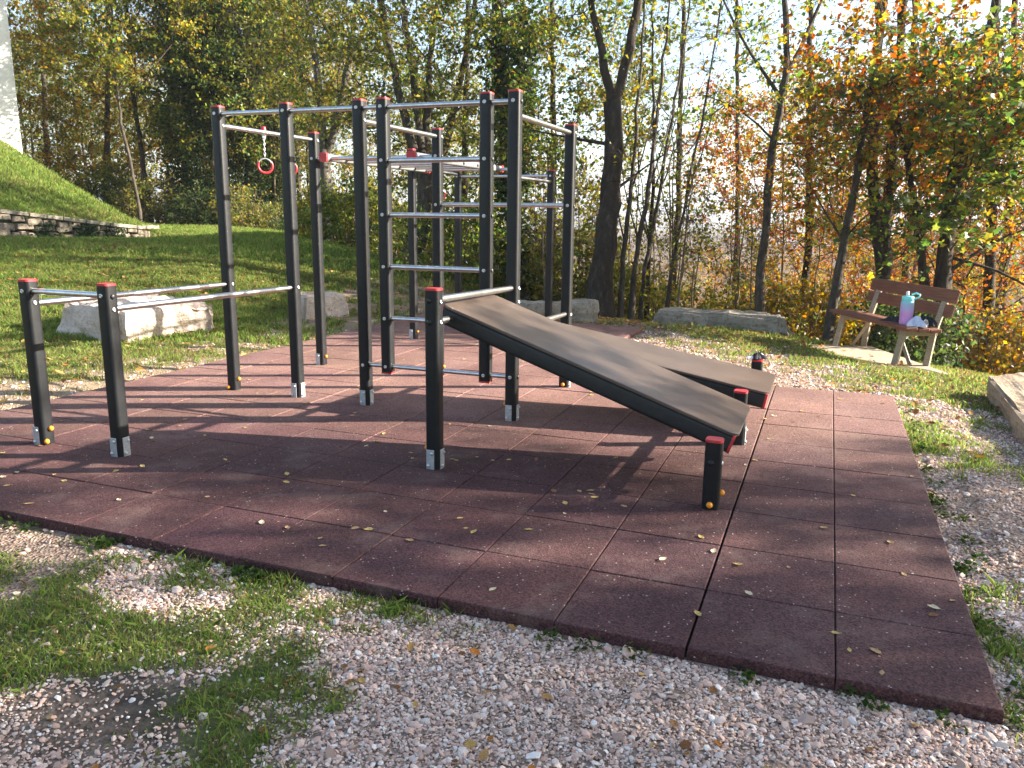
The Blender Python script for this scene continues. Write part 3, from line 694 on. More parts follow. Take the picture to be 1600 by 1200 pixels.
def make_tree(trunks, crowns, pal, seed, leaves=7000, lsize=.085, spread=.32, bark_m=M_BARK, tmpl=LEAF4, flat=.35, natt=130, ivy=None, zmin=1.4, tip_r=.005, patch=.7, pal2=None):
    """returns {part name: mesh}; coordinates relative to the base at the origin"""
    R = np.random.default_rng(seed)
    A = np.concatenate([crown_pts(c, r, max(8, int(natt * w)), R, zmin) for c, r, w in crowns]) if crowns else []
    P, par, rad, ist, tips = skeleton(trunks, A, seed)
    out = {}; twigs = None
    if leaves and len(tips):
        tp = np.array(tips); extra = par[tp]; extra = extra[~ist[extra]]; node = np.concatenate([tp, tp, extra]).astype(int)
        node = node[R.uniform(0, 1, len(node)) < patch]
        k = 4; ori = np.repeat(node, k); pd = P[ori] - P[par[ori]]; pd /= np.linalg.norm(pd, axis=1)[:, None] + 1e-9
        td = pd * .7 + R.normal(size=(len(ori), 3)) * np.array([.75, .75, .5]); td /= np.linalg.norm(td, axis=1)[:, None]
        tl = spread * R.uniform(.7, 2.3, len(ori)); src = P[ori]; end = src + td * tl[:, None] - np.array([0, 0, 1.]) * (tl ** 2 * .25)[:, None]
        twigs = (src, end)
        wt = tl * np.repeat(R.uniform(.15, 1, len(node)) ** 1.5, k); wt /= wt.sum()
        ci = R.choice(len(src), leaves, p=wt); f_ = R.uniform(.12, 1.05, leaves)[:, None]
        L = src[ci] + (end[ci] - src[ci]) * f_ + R.normal(size=(leaves, 3)) * np.array([1, 1, .6]) * (lsize * .75)
        tone = np.exp(R.normal(0, .22, len(src)))[ci]
        v, f, c = leaf_cloud(L, lsize, PAL[pal], flat, tmpl)
        if pal2:
            v2, f2, c2 = v, f, leaf_cloud(L, lsize, PAL[pal2], flat, tmpl)[2]
            msk = np.repeat((R.uniform(0, 1, len(src)) < .35)[ci], len(tmpl)); c = np.where(msk[:, None], c2, c)
        c = c * np.repeat(tone, len(tmpl))[:, None]
        out['crown'] = fast_mesh('crown', v, f, M_LEAF, c)
    out['trunk'] = branch_mesh(P, par, rad, ist, tip_r, name='trunk', m=bark_m, twigs=twigs)
    if ivy:
        zlo, zhi, dens, rr = ivy; T = P[ist]; T = T[(T[:, 2] > zlo) & (T[:, 2] < zhi)]
        k = R.integers(0, len(T), dens); a = R.uniform(0, 2 * PI, dens)
        bulge = .55 + .75 * vnoise(T[k][:, 2], a * .8, .55, seed)
        q = rr * bulge * R.uniform(.35, 1.15, dens)
        L = T[k] + np.c_[np.cos(a) * q, np.sin(a) * q, R.normal(0, .22, dens)]
        v, f, c = leaf_cloud(L, .10, PAL['dark'], .1); c = c * np.repeat(np.exp(.5 * (vnoise(a * .9 + 9, T[k][:, 2], .8, seed + 3) - .5) * 2), 4)[:, None]
        out['ivy'] = fast_mesh('ivy', v, f, M_LEAF, c)
    return out
def place(parts, name, label, cat, loc, rot=0., group=None, scale=1.0):
    root = thing(name, label, cat, loc, rot, group); root.scale = (scale,) * 3
    for k, me in parts.items(): link(bpy.data.objects.new(k, me), root)
    return root
def pix_tree(name, label, lines, depth, crowns, pal, seed, group='trees at the edge of the wood', fork_depth=0.0, **kw):
    """lines: [( [(px,py)...bottom to top], r0, r1 )] ; first point of the first line is the foot"""
    f = at(*lines[0][0][0], depth); zb = gz1(f[0], f[1]); base = np.array([f[0], f[1], zb])
    tr = []
    for i, (pts, r0, r1) in enumerate(lines):
        q = [at(px, py, depth + fork_depth * i) - base for px, py in pts]
        if i == 0: q[0] = np.array([0, 0, -.15])
        tr.append((q, r0, r1))
    return place(make_tree(tr, crowns, pal, seed, **kw), name, label, 'tree', tuple(base), 0, group)

build_wall()

# ------------------------------------------------------------------ workout frame
S5, S4, S3, S2, S1 = 5.405, 4.735, 4.065, 2.79, 1.12
def rsq(w, r, n=5):
    p = []
    for cx, cy, a0 in ((w - r, w - r, 0), (r - w, w - r, 90), (r - w, r - w, 180), (w - r, r - w, 270)):
        for k in range(n): a = math.radians(a0 + 90 * k / (n - 1)); p.append((cx + r * math.cos(a), cy + r * math.sin(a)))
    return p
def build_frame():
    o0 = W(4.065, 2.83, 0)
    root = thing('workout_station', 'black post calisthenics frame with steel bars and two inclined boards on the red rubber mat', 'exercise frame', o0, G)
    def Lc(s, t, z): return Vector((-(s - 4.065), t - 2.83, z))
    HW = .045
    prof = rsq(HW, .023)
    # shared meshes
    c = MB(); c.prism(rsq(HW + .0012, .024), -.002, .008); c.prism(rsq(HW - .003, .021), .008, .0115); cap_me = c.mesh('cap', M_RED)
    b = MB()
    for dx, z, w, h in ((0, .06, .052, .125),): b.box((dx, 0, z), (w, .006, h), bevel=.0025)
    b.box((0, -.004, .098), (.022, .002, .010)); b.box((0, -.004, .022), (.018, .002, .008))
    br_me = b.mesh('bracket', M_GALV)
    y = MB(); y.ball((0, 0, 0), .017, 10); yel_me = y.mesh('bolt_cover', M_YEL)
    k = MB(); k.lathe([(.0145, 0), (.0145, .003), (.011, .006), (.006, .0065), (.005, .004), (.0001, .004)], 12); bolt_me = k.mesh('bolt', M_BOLT)
    k = MB(); k.lathe([(.017, 0), (.017, .004), (.013, .009), (.0001, .0105)], 12); plug_me = k.mesh('bolt', M_RAIL)
    k = MB(); k.lathe([(.0001, .011), (.007, .010), (.010, .006), (.010, 0)], 10); bb_me = k.mesh('bolt', M_BOLT)
    RX = {'front': Matrix.Rotation(PI / 2, 4, 'X'), 'right': Matrix.Rotation(PI / 2, 4, 'Z') @ Matrix.Rotation(PI / 2, 4, 'X'),
          'back': Matrix.Rotation(-PI / 2, 4, 'X'), 'left': Matrix.Rotation(-PI / 2, 4, 'Z') @ Matrix.Rotation(PI / 2, 4, 'X')}
    NV = {'front': Vector((0, -1, 0)), 'right': Vector((1, 0, 0)), 'back': Vector((0, 1, 0)), 'left': Vector((-1, 0, 0))}
    def sub(me, name, par, M):
        o = bpy.data.objects.new(name, me); link(o, par); o.matrix_local = M; return o
    def face(par, me, name, side, z, off=0.0, lat=0.0):
        n = NV[side]; lt = Vector((-n.y, n.x, 0))
        return sub(me, name, par, Matrix.Translation(n * (HW + off) + lt * lat + Vector((0, 0, z))) @ RX[side])
    def plate(par, side, lat=0.0):
        n = NV[side]; lt = Vector((-n.y, n.x, 0)); a = {'front': 0, 'right': PI / 2, 'back': PI, 'left': -PI / 2}[side]
        p = sub(br_me, 'bracket', par, Matrix.Translation(n * (HW + .004) + lt * lat) @ Matrix.Rotation(a, 4, 'Z'))
        for z in (.022, .098)[:1]:
            sub(bb_me, 'bolt', par, Matrix.Translation(n * (HW + .007) + lt * (lat - .012) + Vector((0, 0, z))) @ RX[side])
        sub(bb_me, 'bolt', par, Matrix.Translation(n * (HW + .007) + lt * (lat + .012) + Vector((0, 0, .1))) @ RX[side])
    pm = {}
    def post(s, t, h, bolts=(), plates=(), balls=(), plugs=(), name='post', z0=-.05, capped=True, bottom_cap=False):
        key = (round(h, 3), z0)
        if key not in pm:
            m = MB(); m.prism(prof, z0, h); pm[key] = m.mesh('post', M_POST)
        o = bpy.data.objects.new(name, pm[key]); link(o, root); o.location = Lc(s, t, 0)
        sub(cap_me, 'cap', o, Matrix.Translation((0, 0, h)))
        if bottom_cap: sub(cap_me, 'cap', o, Matrix.Translation((0, 0, z0)) @ Matrix.Rotation(PI, 4, 'X'))
        for side, z in bolts: face(o, bolt_me, 'bolt', side, z)
        for side, z in plugs: face(o, plug_me, 'bolt', side, z, lat=-.008 if side == 'front' else 0)
        for side, lat in plates: plate(o, side, lat)
        for side, z, lat in balls:
            n = NV[side]; lt = Vector((-n.y, n.x, 0)); sub(yel_me, 'bolt_cover', o, Matrix.Translation(n * (HW + .008) + lt * lat + Vector((0, 0, z))))
        return o
    F, Rr, Lf, Bk = 'front', 'right', 'left', 'back'
    both = ((F, -.008), (Rr, .0)); mix = ((F, -.015),)
    HF, HB, HL = 2.362, 2.283, 1.078
    post(S5, .975, HL, [(F, 1.015), (Rr, .94), (Lf, .93)], mix, [(Rr, .025, -.03), (Rr, .105, .01)])
    post(S4, .975, HL, [(F, 1.015), (Rr, .93), (Lf, .925)], both, [(Bk, .1, .02)], [(Rr, 1.01)])
    post(S5, 2.83, HF, [(F, 2.31), (Rr, 2.218), (Rr, .925)], (), [(F, .03, -.02), (Rr, .1, .0)])
    post(S4, 2.83, HF, [(F, 2.31), (Rr, .925)], both, [(Lf, .09, 0)])
    post(S3, 2.83, HF, [(F, 2.31), (F, .33), (Rr, 2.222)], both, [(Lf, .12, 0)], [(Lf, .33)])
    post(S2, 2.83, HF + .012, [(F, 2.312), (F, .335), (Rr, 1.0), (Rr, .9)], both, [(Lf, .12, 0)], [(Rr, 2.31), (Rr, .335)])
    post(S5, 4.15, HB, [(F, 2.045), (Rr, 2.218)], mix, [(Rr, .09, 0)])
    post(S3, 4.15, HB, [(F, 2.05), (F, 1.615), (Rr, 2.222)], mix, [(Rr, .09, 0)], [(Rr, 2.05)])
    post(S2, 4.15, HB, [(F, 1.615), (Rr, 2.222), (Rr, .665)], ((Rr, 0),), [(F, .03, 0), (Lf, .12, 0)], [(Rr, 1.61)])
    post(S2, 1.54, HL + .012, [(Rr, 1.02), (Rr, .9)], both, [(Lf, .12, 0)], [(F, 1.03), (F, .9)])
    post(S5, 6.14, HB, [(F, 2.045)], mix, [(Rr, .09, 0)])
    post(4.08, 6.14, HB, [(F, 2.045)], mix, [(Rr, .09, 0)])
    post(S5, 7.45, 2.10, [(F, 2.035)], mix, [(Rr, .09, 0)])
    post(4.075, 7.45, 2.10, [(F, 2.035)], mix, [(Rr, .09, 0)], [(Rr, 2.035)])
    post(S1, 1.50, .372, [(Rr, .25)], (), [(F, .03, 0), (Rr, .09, 0)], [(F, .26)])
    post(S1, 2.84, .366, [(Rr, .25)], ((Rr, 0),), [])
    post(S1, 4.16, .366, [(Rr, .25)], ((Rr, 0),), [])
    L1, L2 = 3.857, 3.008
    rz = (2.311, 1.921, 1.518, 1.122, .717)
    post(L1, 2.83, HF + .003, [(F, z) for z in rz] + [(F, .331)], name='ladder_upright', z0=.285, bottom_cap=True)
    post(L2, 2.83, HF + .006, [(F, z) for z in rz] + [(F, .331)], plugs=[(Rr, z) for z in rz[1:4]], name='ladder_upright', z0=.285, bottom_cap=True)
    bm_ = {}
    def bar(a, b, r=.0195, name='bar', end=HW - .012):
        a = Lc(*a); b = Lc(*b); d = (b - a); L = d.length - 2 * end; key = (round(L, 3), r)
        if key not in bm_:
            m = MB(); m.tube([(0, 0, -L / 2), (0, 0, L / 2)], r, 16); bm_[key] = m.mesh(name, M_STEEL)
        o = bpy.data.objects.new(name, bm_[key]); link(o, root)
        o.matrix_local = Matrix.Translation((a + b) / 2) @ d.to_track_quat('Z', 'Y').to_matrix().to_4x4(); return o
    T1, T2, T3, T4 = 2.83, 4.15, 6.14, 7.45
    for a, b in ((S5, S4), (S4, S3), (S3, L1), (L1, L2), (L2, S2)): bar((a, T1, 2.311), (b, T1, 2.311))
    for z in rz[1:]: bar((L1, T1, z), (L2, T1, z), name='rung')
    for a, b in ((S3, L1), (L1, L2), (L2, S2)): bar((a, T1, .331), (b, T1, .331), .017)
    for s in (S5, S3, S2): bar((s, T1, 2.22), (s, T2, 2.222), .021)
    bar((S5, T2, 2.045), (S3, T2, 2.045)); bar((S3, T2, 1.617), (S2, T2, 1.617))
    bar((S5, .975, .932), (S5, T1, .922), .021); bar((S4, .975, .932), (S4, T1, .922), .021); bar((S5, .975, 1.014), (S4, .975, 1.014))
    bar((S2, 1.54, 1.03), (S2, T1, 1.0), .021); bar((S2, 1.54, .897), (S2, T1, .88), .021)
    bar((S2, T1, .69), (S2, T2, .668), .021); bar((S2, T1, .555), (S2, T2, .54), .021)
    bar((S1, 1.50, .25), (S1, 2.84, .25), .021); bar((S1, 2.84, .235), (S1, 4.16, .235), .021)
    bar((S5, T3, 2.045), (4.08, T3, 2.045)); bar((S5, T3, 2.085), (S5, T4, 2.06), .021)
    bar((S5, T4, 2.035), (4.075, T4, 2.035)); bar((4.08, T3, 1.957), (4.075, T4, 1.960), .021)
    # overhead ladder: two capped rails with rungs between them
    rp = rsq(.034, .016); s_a, s_b = 5.235, 4.285
    rcap = MB(); rcap.prism(rsq(.043, .018), 0, .03); rcap_me = rcap.mesh('end_cap', M_RED)
    for s in (s_a, s_b):
        m = MB(); L = 2.12; m.prism(rp, -L / 2, L / 2); o = m.build('ladder_rail', M_GREYRAIL, root)
        o.matrix_local = Matrix.Translation(Lc(s, 5.13, 2.052)) @ Matrix.Rotation(-PI / 2, 4, 'X')
        sub(rcap_me, 'end_cap', o, Matrix.Translation((0, 0, L / 2 - .004))); sub(rcap_me, 'end_cap', o, Matrix.Translation((0, 0, -L / 2 + .004)) @ Matrix.Rotation(PI, 4, 'X'))
        for q in range(5): sub(plug_me, 'bolt', o, Matrix.Translation((.034, 0, -.72 + .36 * q)) @ Matrix.Rotation(PI / 2, 4, 'Y'))
    for q in range(5): bar((s_a, 4.42 + .36 * q, 2.052), (s_b, 4.42 + .36 * q, 2.052), .017, 'rung', .03)
    # inclined boards
    def board(sT, zT, sB, zB, t0, t1):
        a = Lc(sT, (t0 + t1) / 2, zT); b = Lc(sB, (t0 + t1) / 2, zB); d = b - a; L = d.length; w = t1 - t0
        ang = math.atan2(d.z, d.x); M = Matrix.Translation((a + b) / 2) @ Matrix.Rotation(-ang, 4, 'Y')
        p = []
        for cx, cy, a0 in ((L / 2 - .075, w / 2 - .075, 0), (.075 - L / 2, w / 2 - .075, 90), (.075 - L / 2, .075 - w / 2, 180), (L / 2 - .075, .075 - w / 2, 270)):
            for q in range(7): an = math.radians(a0 + 15 * q); p.append((cx + .075 * math.cos(an), cy + .075 * math.sin(an)))
        m = MB(); m.prism(p, -.018, -.003, True)
        n = len(p); q_ = [(x * (1 - .006 / L * 2), y_ * (1 - .006 / w * 2)) for x, y_ in p]
        m.add([(x, y_, -.003) for x, y_ in p] + [(x, y_, 0) for x, y_ in q_], [(i, (i + 1) % n, n + (i + 1) % n, n + i) for i in range(n)], True)
        m.add([(x, y_, 0) for x, y_ in q_], [tuple(range(n))])
        o = m.build('sit_up_board', M_BOARD, root); o.matrix_local = M
        rr = rsq(.042, .018); capm = MB(); capm.prism(rsq(.0445, .02), 0, .016); cm = capm.mesh('end_cap', M_RED)
        for sy in (-1, 1):
            r = MB(); LL = L - .05; r.prism(rr, -LL / 2, LL / 2, True, Matrix.Rotation(PI / 2, 4, 'Y') @ Matrix.Scale(1.28, 4, (1, 0, 0)))
            ro = r.build('side_rail', M_RAIL, o); ro.location = (0, sy * (w / 2 - .055), -.018 - .0545)
            for sx in (-1, 1):
                c_ = sub(cm, 'end_cap', o, Matrix.Translation((sx * (LL / 2 - .002), sy * (w / 2 - .055), -.0725)) @ Matrix.Rotation(sx * PI / 2, 4, 'Y') @ Matrix.Scale(1.28, 4, (1, 0, 0)))
        return o
    board(2.85, .99, 1.02, .345, 1.75, 2.53)
    board(2.84, .64, .945, .318, 3.11, 3.87)
    return root, Lc
FRAME, FLc = build_frame()
def fr_w(s, t, z): return Vector(W(s, t, z))

def make_ring(label):
    root = thing('gym_ring', label, 'gym ring', (0, 0, 0), 0, 'gym rings on chains')
    # origin at the bar axis; ring hangs below
    c = MB(); c.lathe([(.0001, .052), (.018, .05), (.022, .04), (.022, .018)], 14); c.build('mount_cap', M_RED, root)
    s = MB(); s.lathe([(.027, -.0225), (.027, .0225)], 16, axis=Matrix.Rotation(PI / 2, 3, 'X')); s.box((0, 0, -.035), (.012, .03, .03), bevel=.003); s.build('clamp', M_CHAIN, root)
    m = MB()
    for i in range(8):
        z = -.058 - i * .021; pts = []
        for k in range(13):
            a = 2 * PI * k / 12; x = .0075 * math.cos(a); zz = .014 * math.sin(a); pts.append((x, 0, z + zz) if i % 2 else (0, x, z + zz))
        m.tube(pts, .0028, 5, False)
    m.build('chain', M_CHAIN, root)
    R_ = .062; zc = -.225 - R_
    def arc(a0, a1, n, r): return [(0, R_ * math.sin(math.radians(a0 + (a1 - a0) * i / n)), zc + R_ * math.cos(math.radians(a0 + (a1 - a0) * i / n))) for i in range(n + 1)]
    t = MB(); t.tube(arc(-62, 62, 14, 0), .006, 9); t.build('ring_neck', M_CHAIN, root)
    t = MB(); t.tube(arc(60, 300, 28, 0), .0115, 10); t.build('grip', M_RED, root)
    return root
def build_rings():
    r0 = make_ring('red gym ring hanging clear in the gap between the two leftmost tall posts'); r0.location = fr_w(S5, 3.40, 2.221); r0.rotation_euler = (0, 0, -1.12)
    def cp(label, loc, rz):
        r = copy_tree(r0); r['label'] = label; r.location = loc; r.rotation_euler = (0, 0, rz)
    cp('red gym ring mostly hidden behind the second tall post from the left', fr_w(S5, 3.755, 2.221), -1.5)
    cp('far red gym ring hanging below the overhead ladder beside the back middle post', fr_w(S5, 6.93, 2.072), -1.0)
build_rings()

# small dark things left on the rear low post
def cloth(name, w, d, h, seed, m, label, cat, loc, rz=0, fold=3):
    n = 26; R = np.random.default_rng(seed); u, v = np.meshgrid(np.linspace(-1, 1, n), np.linspace(-1, 1, n)); u, v = u.ravel(), v.ravel()
    r = np.maximum(np.abs(u), np.abs(v)); th = np.arctan2(v, u)
    edge = 1 + .18 * np.sin(th * 3 + seed) + .12 * np.sin(th * 7 + seed * 2)
    x = u * w / 2 * edge; y = v * d / 2 * edge
    z = h * (1 - r ** 2.2) * (.55 + .7 * vnoise(u + 3, v + 3, .45, seed)) + h * .35 * np.abs(np.sin(u * fold * 2 + v * 3 + seed)) * (1 - r ** 4) + .004
    ii = np.arange(n * n).reshape(n, n); f = np.stack([ii[:-1, :-1], ii[:-1, 1:], ii[1:, 1:], ii[1:, :-1]], -1).reshape(-1, 4)
    top = np.c_[x, y, z]; bot = np.c_[x, y, np.zeros(n * n)]
    V = np.concatenate([top, bot]); Fb = f[:, ::-1] + n * n
    rim = np.concatenate([ii[0], ii[1:, -1], ii[-1, -2::-1], ii[-2:0:-1, 0]]); k = len(rim)
    Fr = np.array([(rim[(i + 1) % k], rim[i], rim[i] + n * n, rim[(i + 1) % k] + n * n) for i in range(k)])
    o = link(bpy.data.objects.new(name, fast_mesh(name, V, np.concatenate([f, Fb, Fr]), m, smooth=True)))
    o.location = loc; o.rotation_euler = (0, 0, rz)
    return tag(o, label, cat) if label else o
M_NAVY = simple('navy_cloth', (.008, .010, .018), (.016, .018, .03), 25, rough=.9, bstr=.3, bscale=300)
M_PALEBLUE = simple('pale_blue_cloth', (.50, .56, .72), (.68, .72, .84), 8, rough=.85, bstr=.3, bscale=200)
M_WHITE = simple('white_cord', (.78, .78, .80), (.85, .85, .86), 20, rough=.5, bstr=0)
def post_gloves():
    p = fr_w(S1, 4.16, .366 + .020)
    t = thing('workout_glove', 'dark workout glove with pale blue straps lying on the rearmost low post', 'glove', p, .3)
    g = cloth('palm', .105, .08, .035, 4, M_NAVY, None, None, (0, 0, 0), .2); g.parent = t
    s = cloth('strap', .085, .03, .012, 6, M_PALEBLUE, None, None, (-.065, .0, .004), .1); s.parent = t
    s = cloth('strap', .05, .03, .014, 8, M_PALEBLUE, None, None, (.05, .02, .014), .5); s.parent = t
post_gloves()

# ------------------------------------------------------------------ bench with its slab, bottle and clothes
def build_bench():
    zb = -.26
    FLp, FRp, BLp, BRp = (np.array(on(*p, zb)) for p in ((1305, 541), (1396, 572), (1362, 543), (1450, 573)))
    o = (FLp + FRp + BLp + BRp) / 4; ax = (FLp - FRp); ax[2] = 0; half = np.linalg.norm(ax) / 2; ang = math.atan2(ax[1], ax[0])    # local x runs away from us along the seat
    z0 = gz1(o[0], o[1]); o[2] = zb
    ex = Vector((math.cos(ang), math.sin(ang), 0)); ey = Vector((-ex.y, ex.x, 0))     # local y points to the front (towards the mat)
    # slab
    sl_ = MB(); zt = -.247; tp_ = [(p[0], p[1]) for p in SLAB]
    sl_.prism(tp_, -.36, zt - .012, False); cc = np.mean(np.array(tp_), 0); q_ = [tuple(cc + (np.array(p) - cc) * .988) for p in tp_]
    sl_.add([(*p, zt - .012) for p in tp_] + [(*p, zt) for p in q_], [(k, (k + 1) % 4, 4 + (k + 1) % 4, 4 + k) for k in range(4)]); sl_.add([(*p, zt) for p in q_], [(0, 1, 2, 3)])
    tag(sl_.build('concrete_slab', M_SLAB), 'pale concrete slab in the grass under the bench', 'slab')
    root = thing('park_bench', 'brown plank park bench on pale wooden legs at the edge of the wood', 'bench', (o[0], o[1], zb + .01), ang)
    fy = .20; by = -.23
    L = half * 2 + .46
    def plank(name, c, d, rx=0):
        m = MB(); m.box((0, 0, 0), d, bevel=.008); p = m.build(name, M_PLANK, root); p.location = c; p.rotation_euler = (rx, 0, 0)
    for k in range(3): plank('seat_plank', (.02, .19 - k * .155, .485 - .012 * k), (L, .145, .045), -.05)
    plank('backrest_plank', (.02, -.305, .70), (L - .02, .035, .155), .22); plank('backrest_plank', (.02, -.345, .875), (L - .02, .035, .165), .22)
    for sx in (-1, 1):
        x = sx * half
        m = MB(); m.tube([(x + .0, fy + .05, -.03), (x, fy - .035, .455)], .048, 4, smooth=False); m.build('leg', M_LEG, root)
        m = MB(); m.tube([(x, by + .06, -.03), (x, by + .01, .42), (x, by - .09, .80)], .048, 4, smooth=False); m.build('leg', M_LEG, root)
        m = MB(); m.box((x, -.03, .415), (.06, .46, .07), bevel=.005); m.build('cross_rail', M_LEG, root)
        m = MB(); m.tube([(x - sx * .46, .0, .45), (x - sx * .02, .02, -.01)], .028, 4, smooth=False); m.build('brace', M_LEG, root)
    def lw(x, y, z): return Vector((o[0], o[1], zb + .01)) + ex * x + ey * y + Vector((0, 0, z))
    # bottle
    bx = -half + .10
    bt = thing('water_bottle', 'large bottle fading from turquoise to pink standing on the bench', 'bottle', lw(bx, .10, .508), ang); bt.scale = (1.5, 1.5, 1.3)
    mm, n, l, b = mat('bottle_gradient'); tc = n.new('ShaderNodeTexCoord'); sx_ = n.new('ShaderNodeSeparateXYZ'); l.new(tc.outputs['Object'], sx_.inputs[0])
    rp = n.new('ShaderNodeValToRGB'); e = rp.color_ramp.elements
    e[0].position = .10; e[0].color = (.62, .30, .66, 1); e[1].position = .24; e[1].color = (.14, .62, .70, 1); k = e.new(.16); k.color = (.45, .42, .72, 1)
    l.new(sx_.outputs['Z'], rp.inputs['Fac']); l.new(rp.outputs['Color'], b.inputs['Base Color']); b.inputs['Roughness'].default_value = .35
    m = MB(); m.lathe([(.0001, 0), (.046, 0), (.050, .006), (.051, .03), (.049, .05), (.051, .07), (.051, .20), (.050, .215), (.044, .228), (.044, .235)], 28); m.build('body', mm, bt)
    M_TEAL = simple('turquoise_plastic', (.20, .72, .74), (.26, .78, .80), 10, rough=.3, bstr=0)
    m = MB(); m.lathe([(.0445, .226), (.047, .23), (.047, .262), (.042, .270), (.0001, .272)], 24); m.build('lid', M_TEAL, bt)
    m = MB(); m.tube([(.012, 0, .268), (.012, 0, .30), (.014, .004, .312)], .013, 10); m.build('spout', M_WHITE, bt)
    m = MB(); m.tube([(-.02 + .0, -.045, .245), (-.03, -.075, .262), (-.028, -.082, .285), (-.01, -.06, .30), (0, -.03, .285)], .008, 8); m.build('handle', M_TEAL, bt)
    cloth('jacket', .46, .32, .07, 11, M_NAVY, 'dark navy jacket lying flat on the bench beside the bottle', 'jacket', lw(bx + .20, -.05, .505), ang + .3)
    cloth('bag', .24, .18, .10, 14, M_NAVY, 'dark crumpled bag on the bench against the backrest behind the bottle', 'bag', lw(bx - .04, -.14, .500), ang)
    tw = cloth('towel', .22, .18, .085, 21, M_PALEBLUE, 'pale blue and white bundled towel with dark creases beside the bottle', 'towel', lw(bx - .15, .06, .510), ang - .4, 6)
    m = MB()
    for q in range(3):
        m.tube([lw(bx - .15 - .02 * q, -.02 + .02 * q, .51), lw(bx - .165 - .02 * q, -.03, .56 + .02 * q), lw(bx - .185 - .015 * q, -.05, .585), lw(bx - .19, -.02 - .03 * q, .53), lw(bx - .15, .05 - .03 * q, .515)], .004, 5)
    tag(m.build('cable', M_WHITE), 'white looped cable at the near end of the bench seat', 'cable')
build_bench()

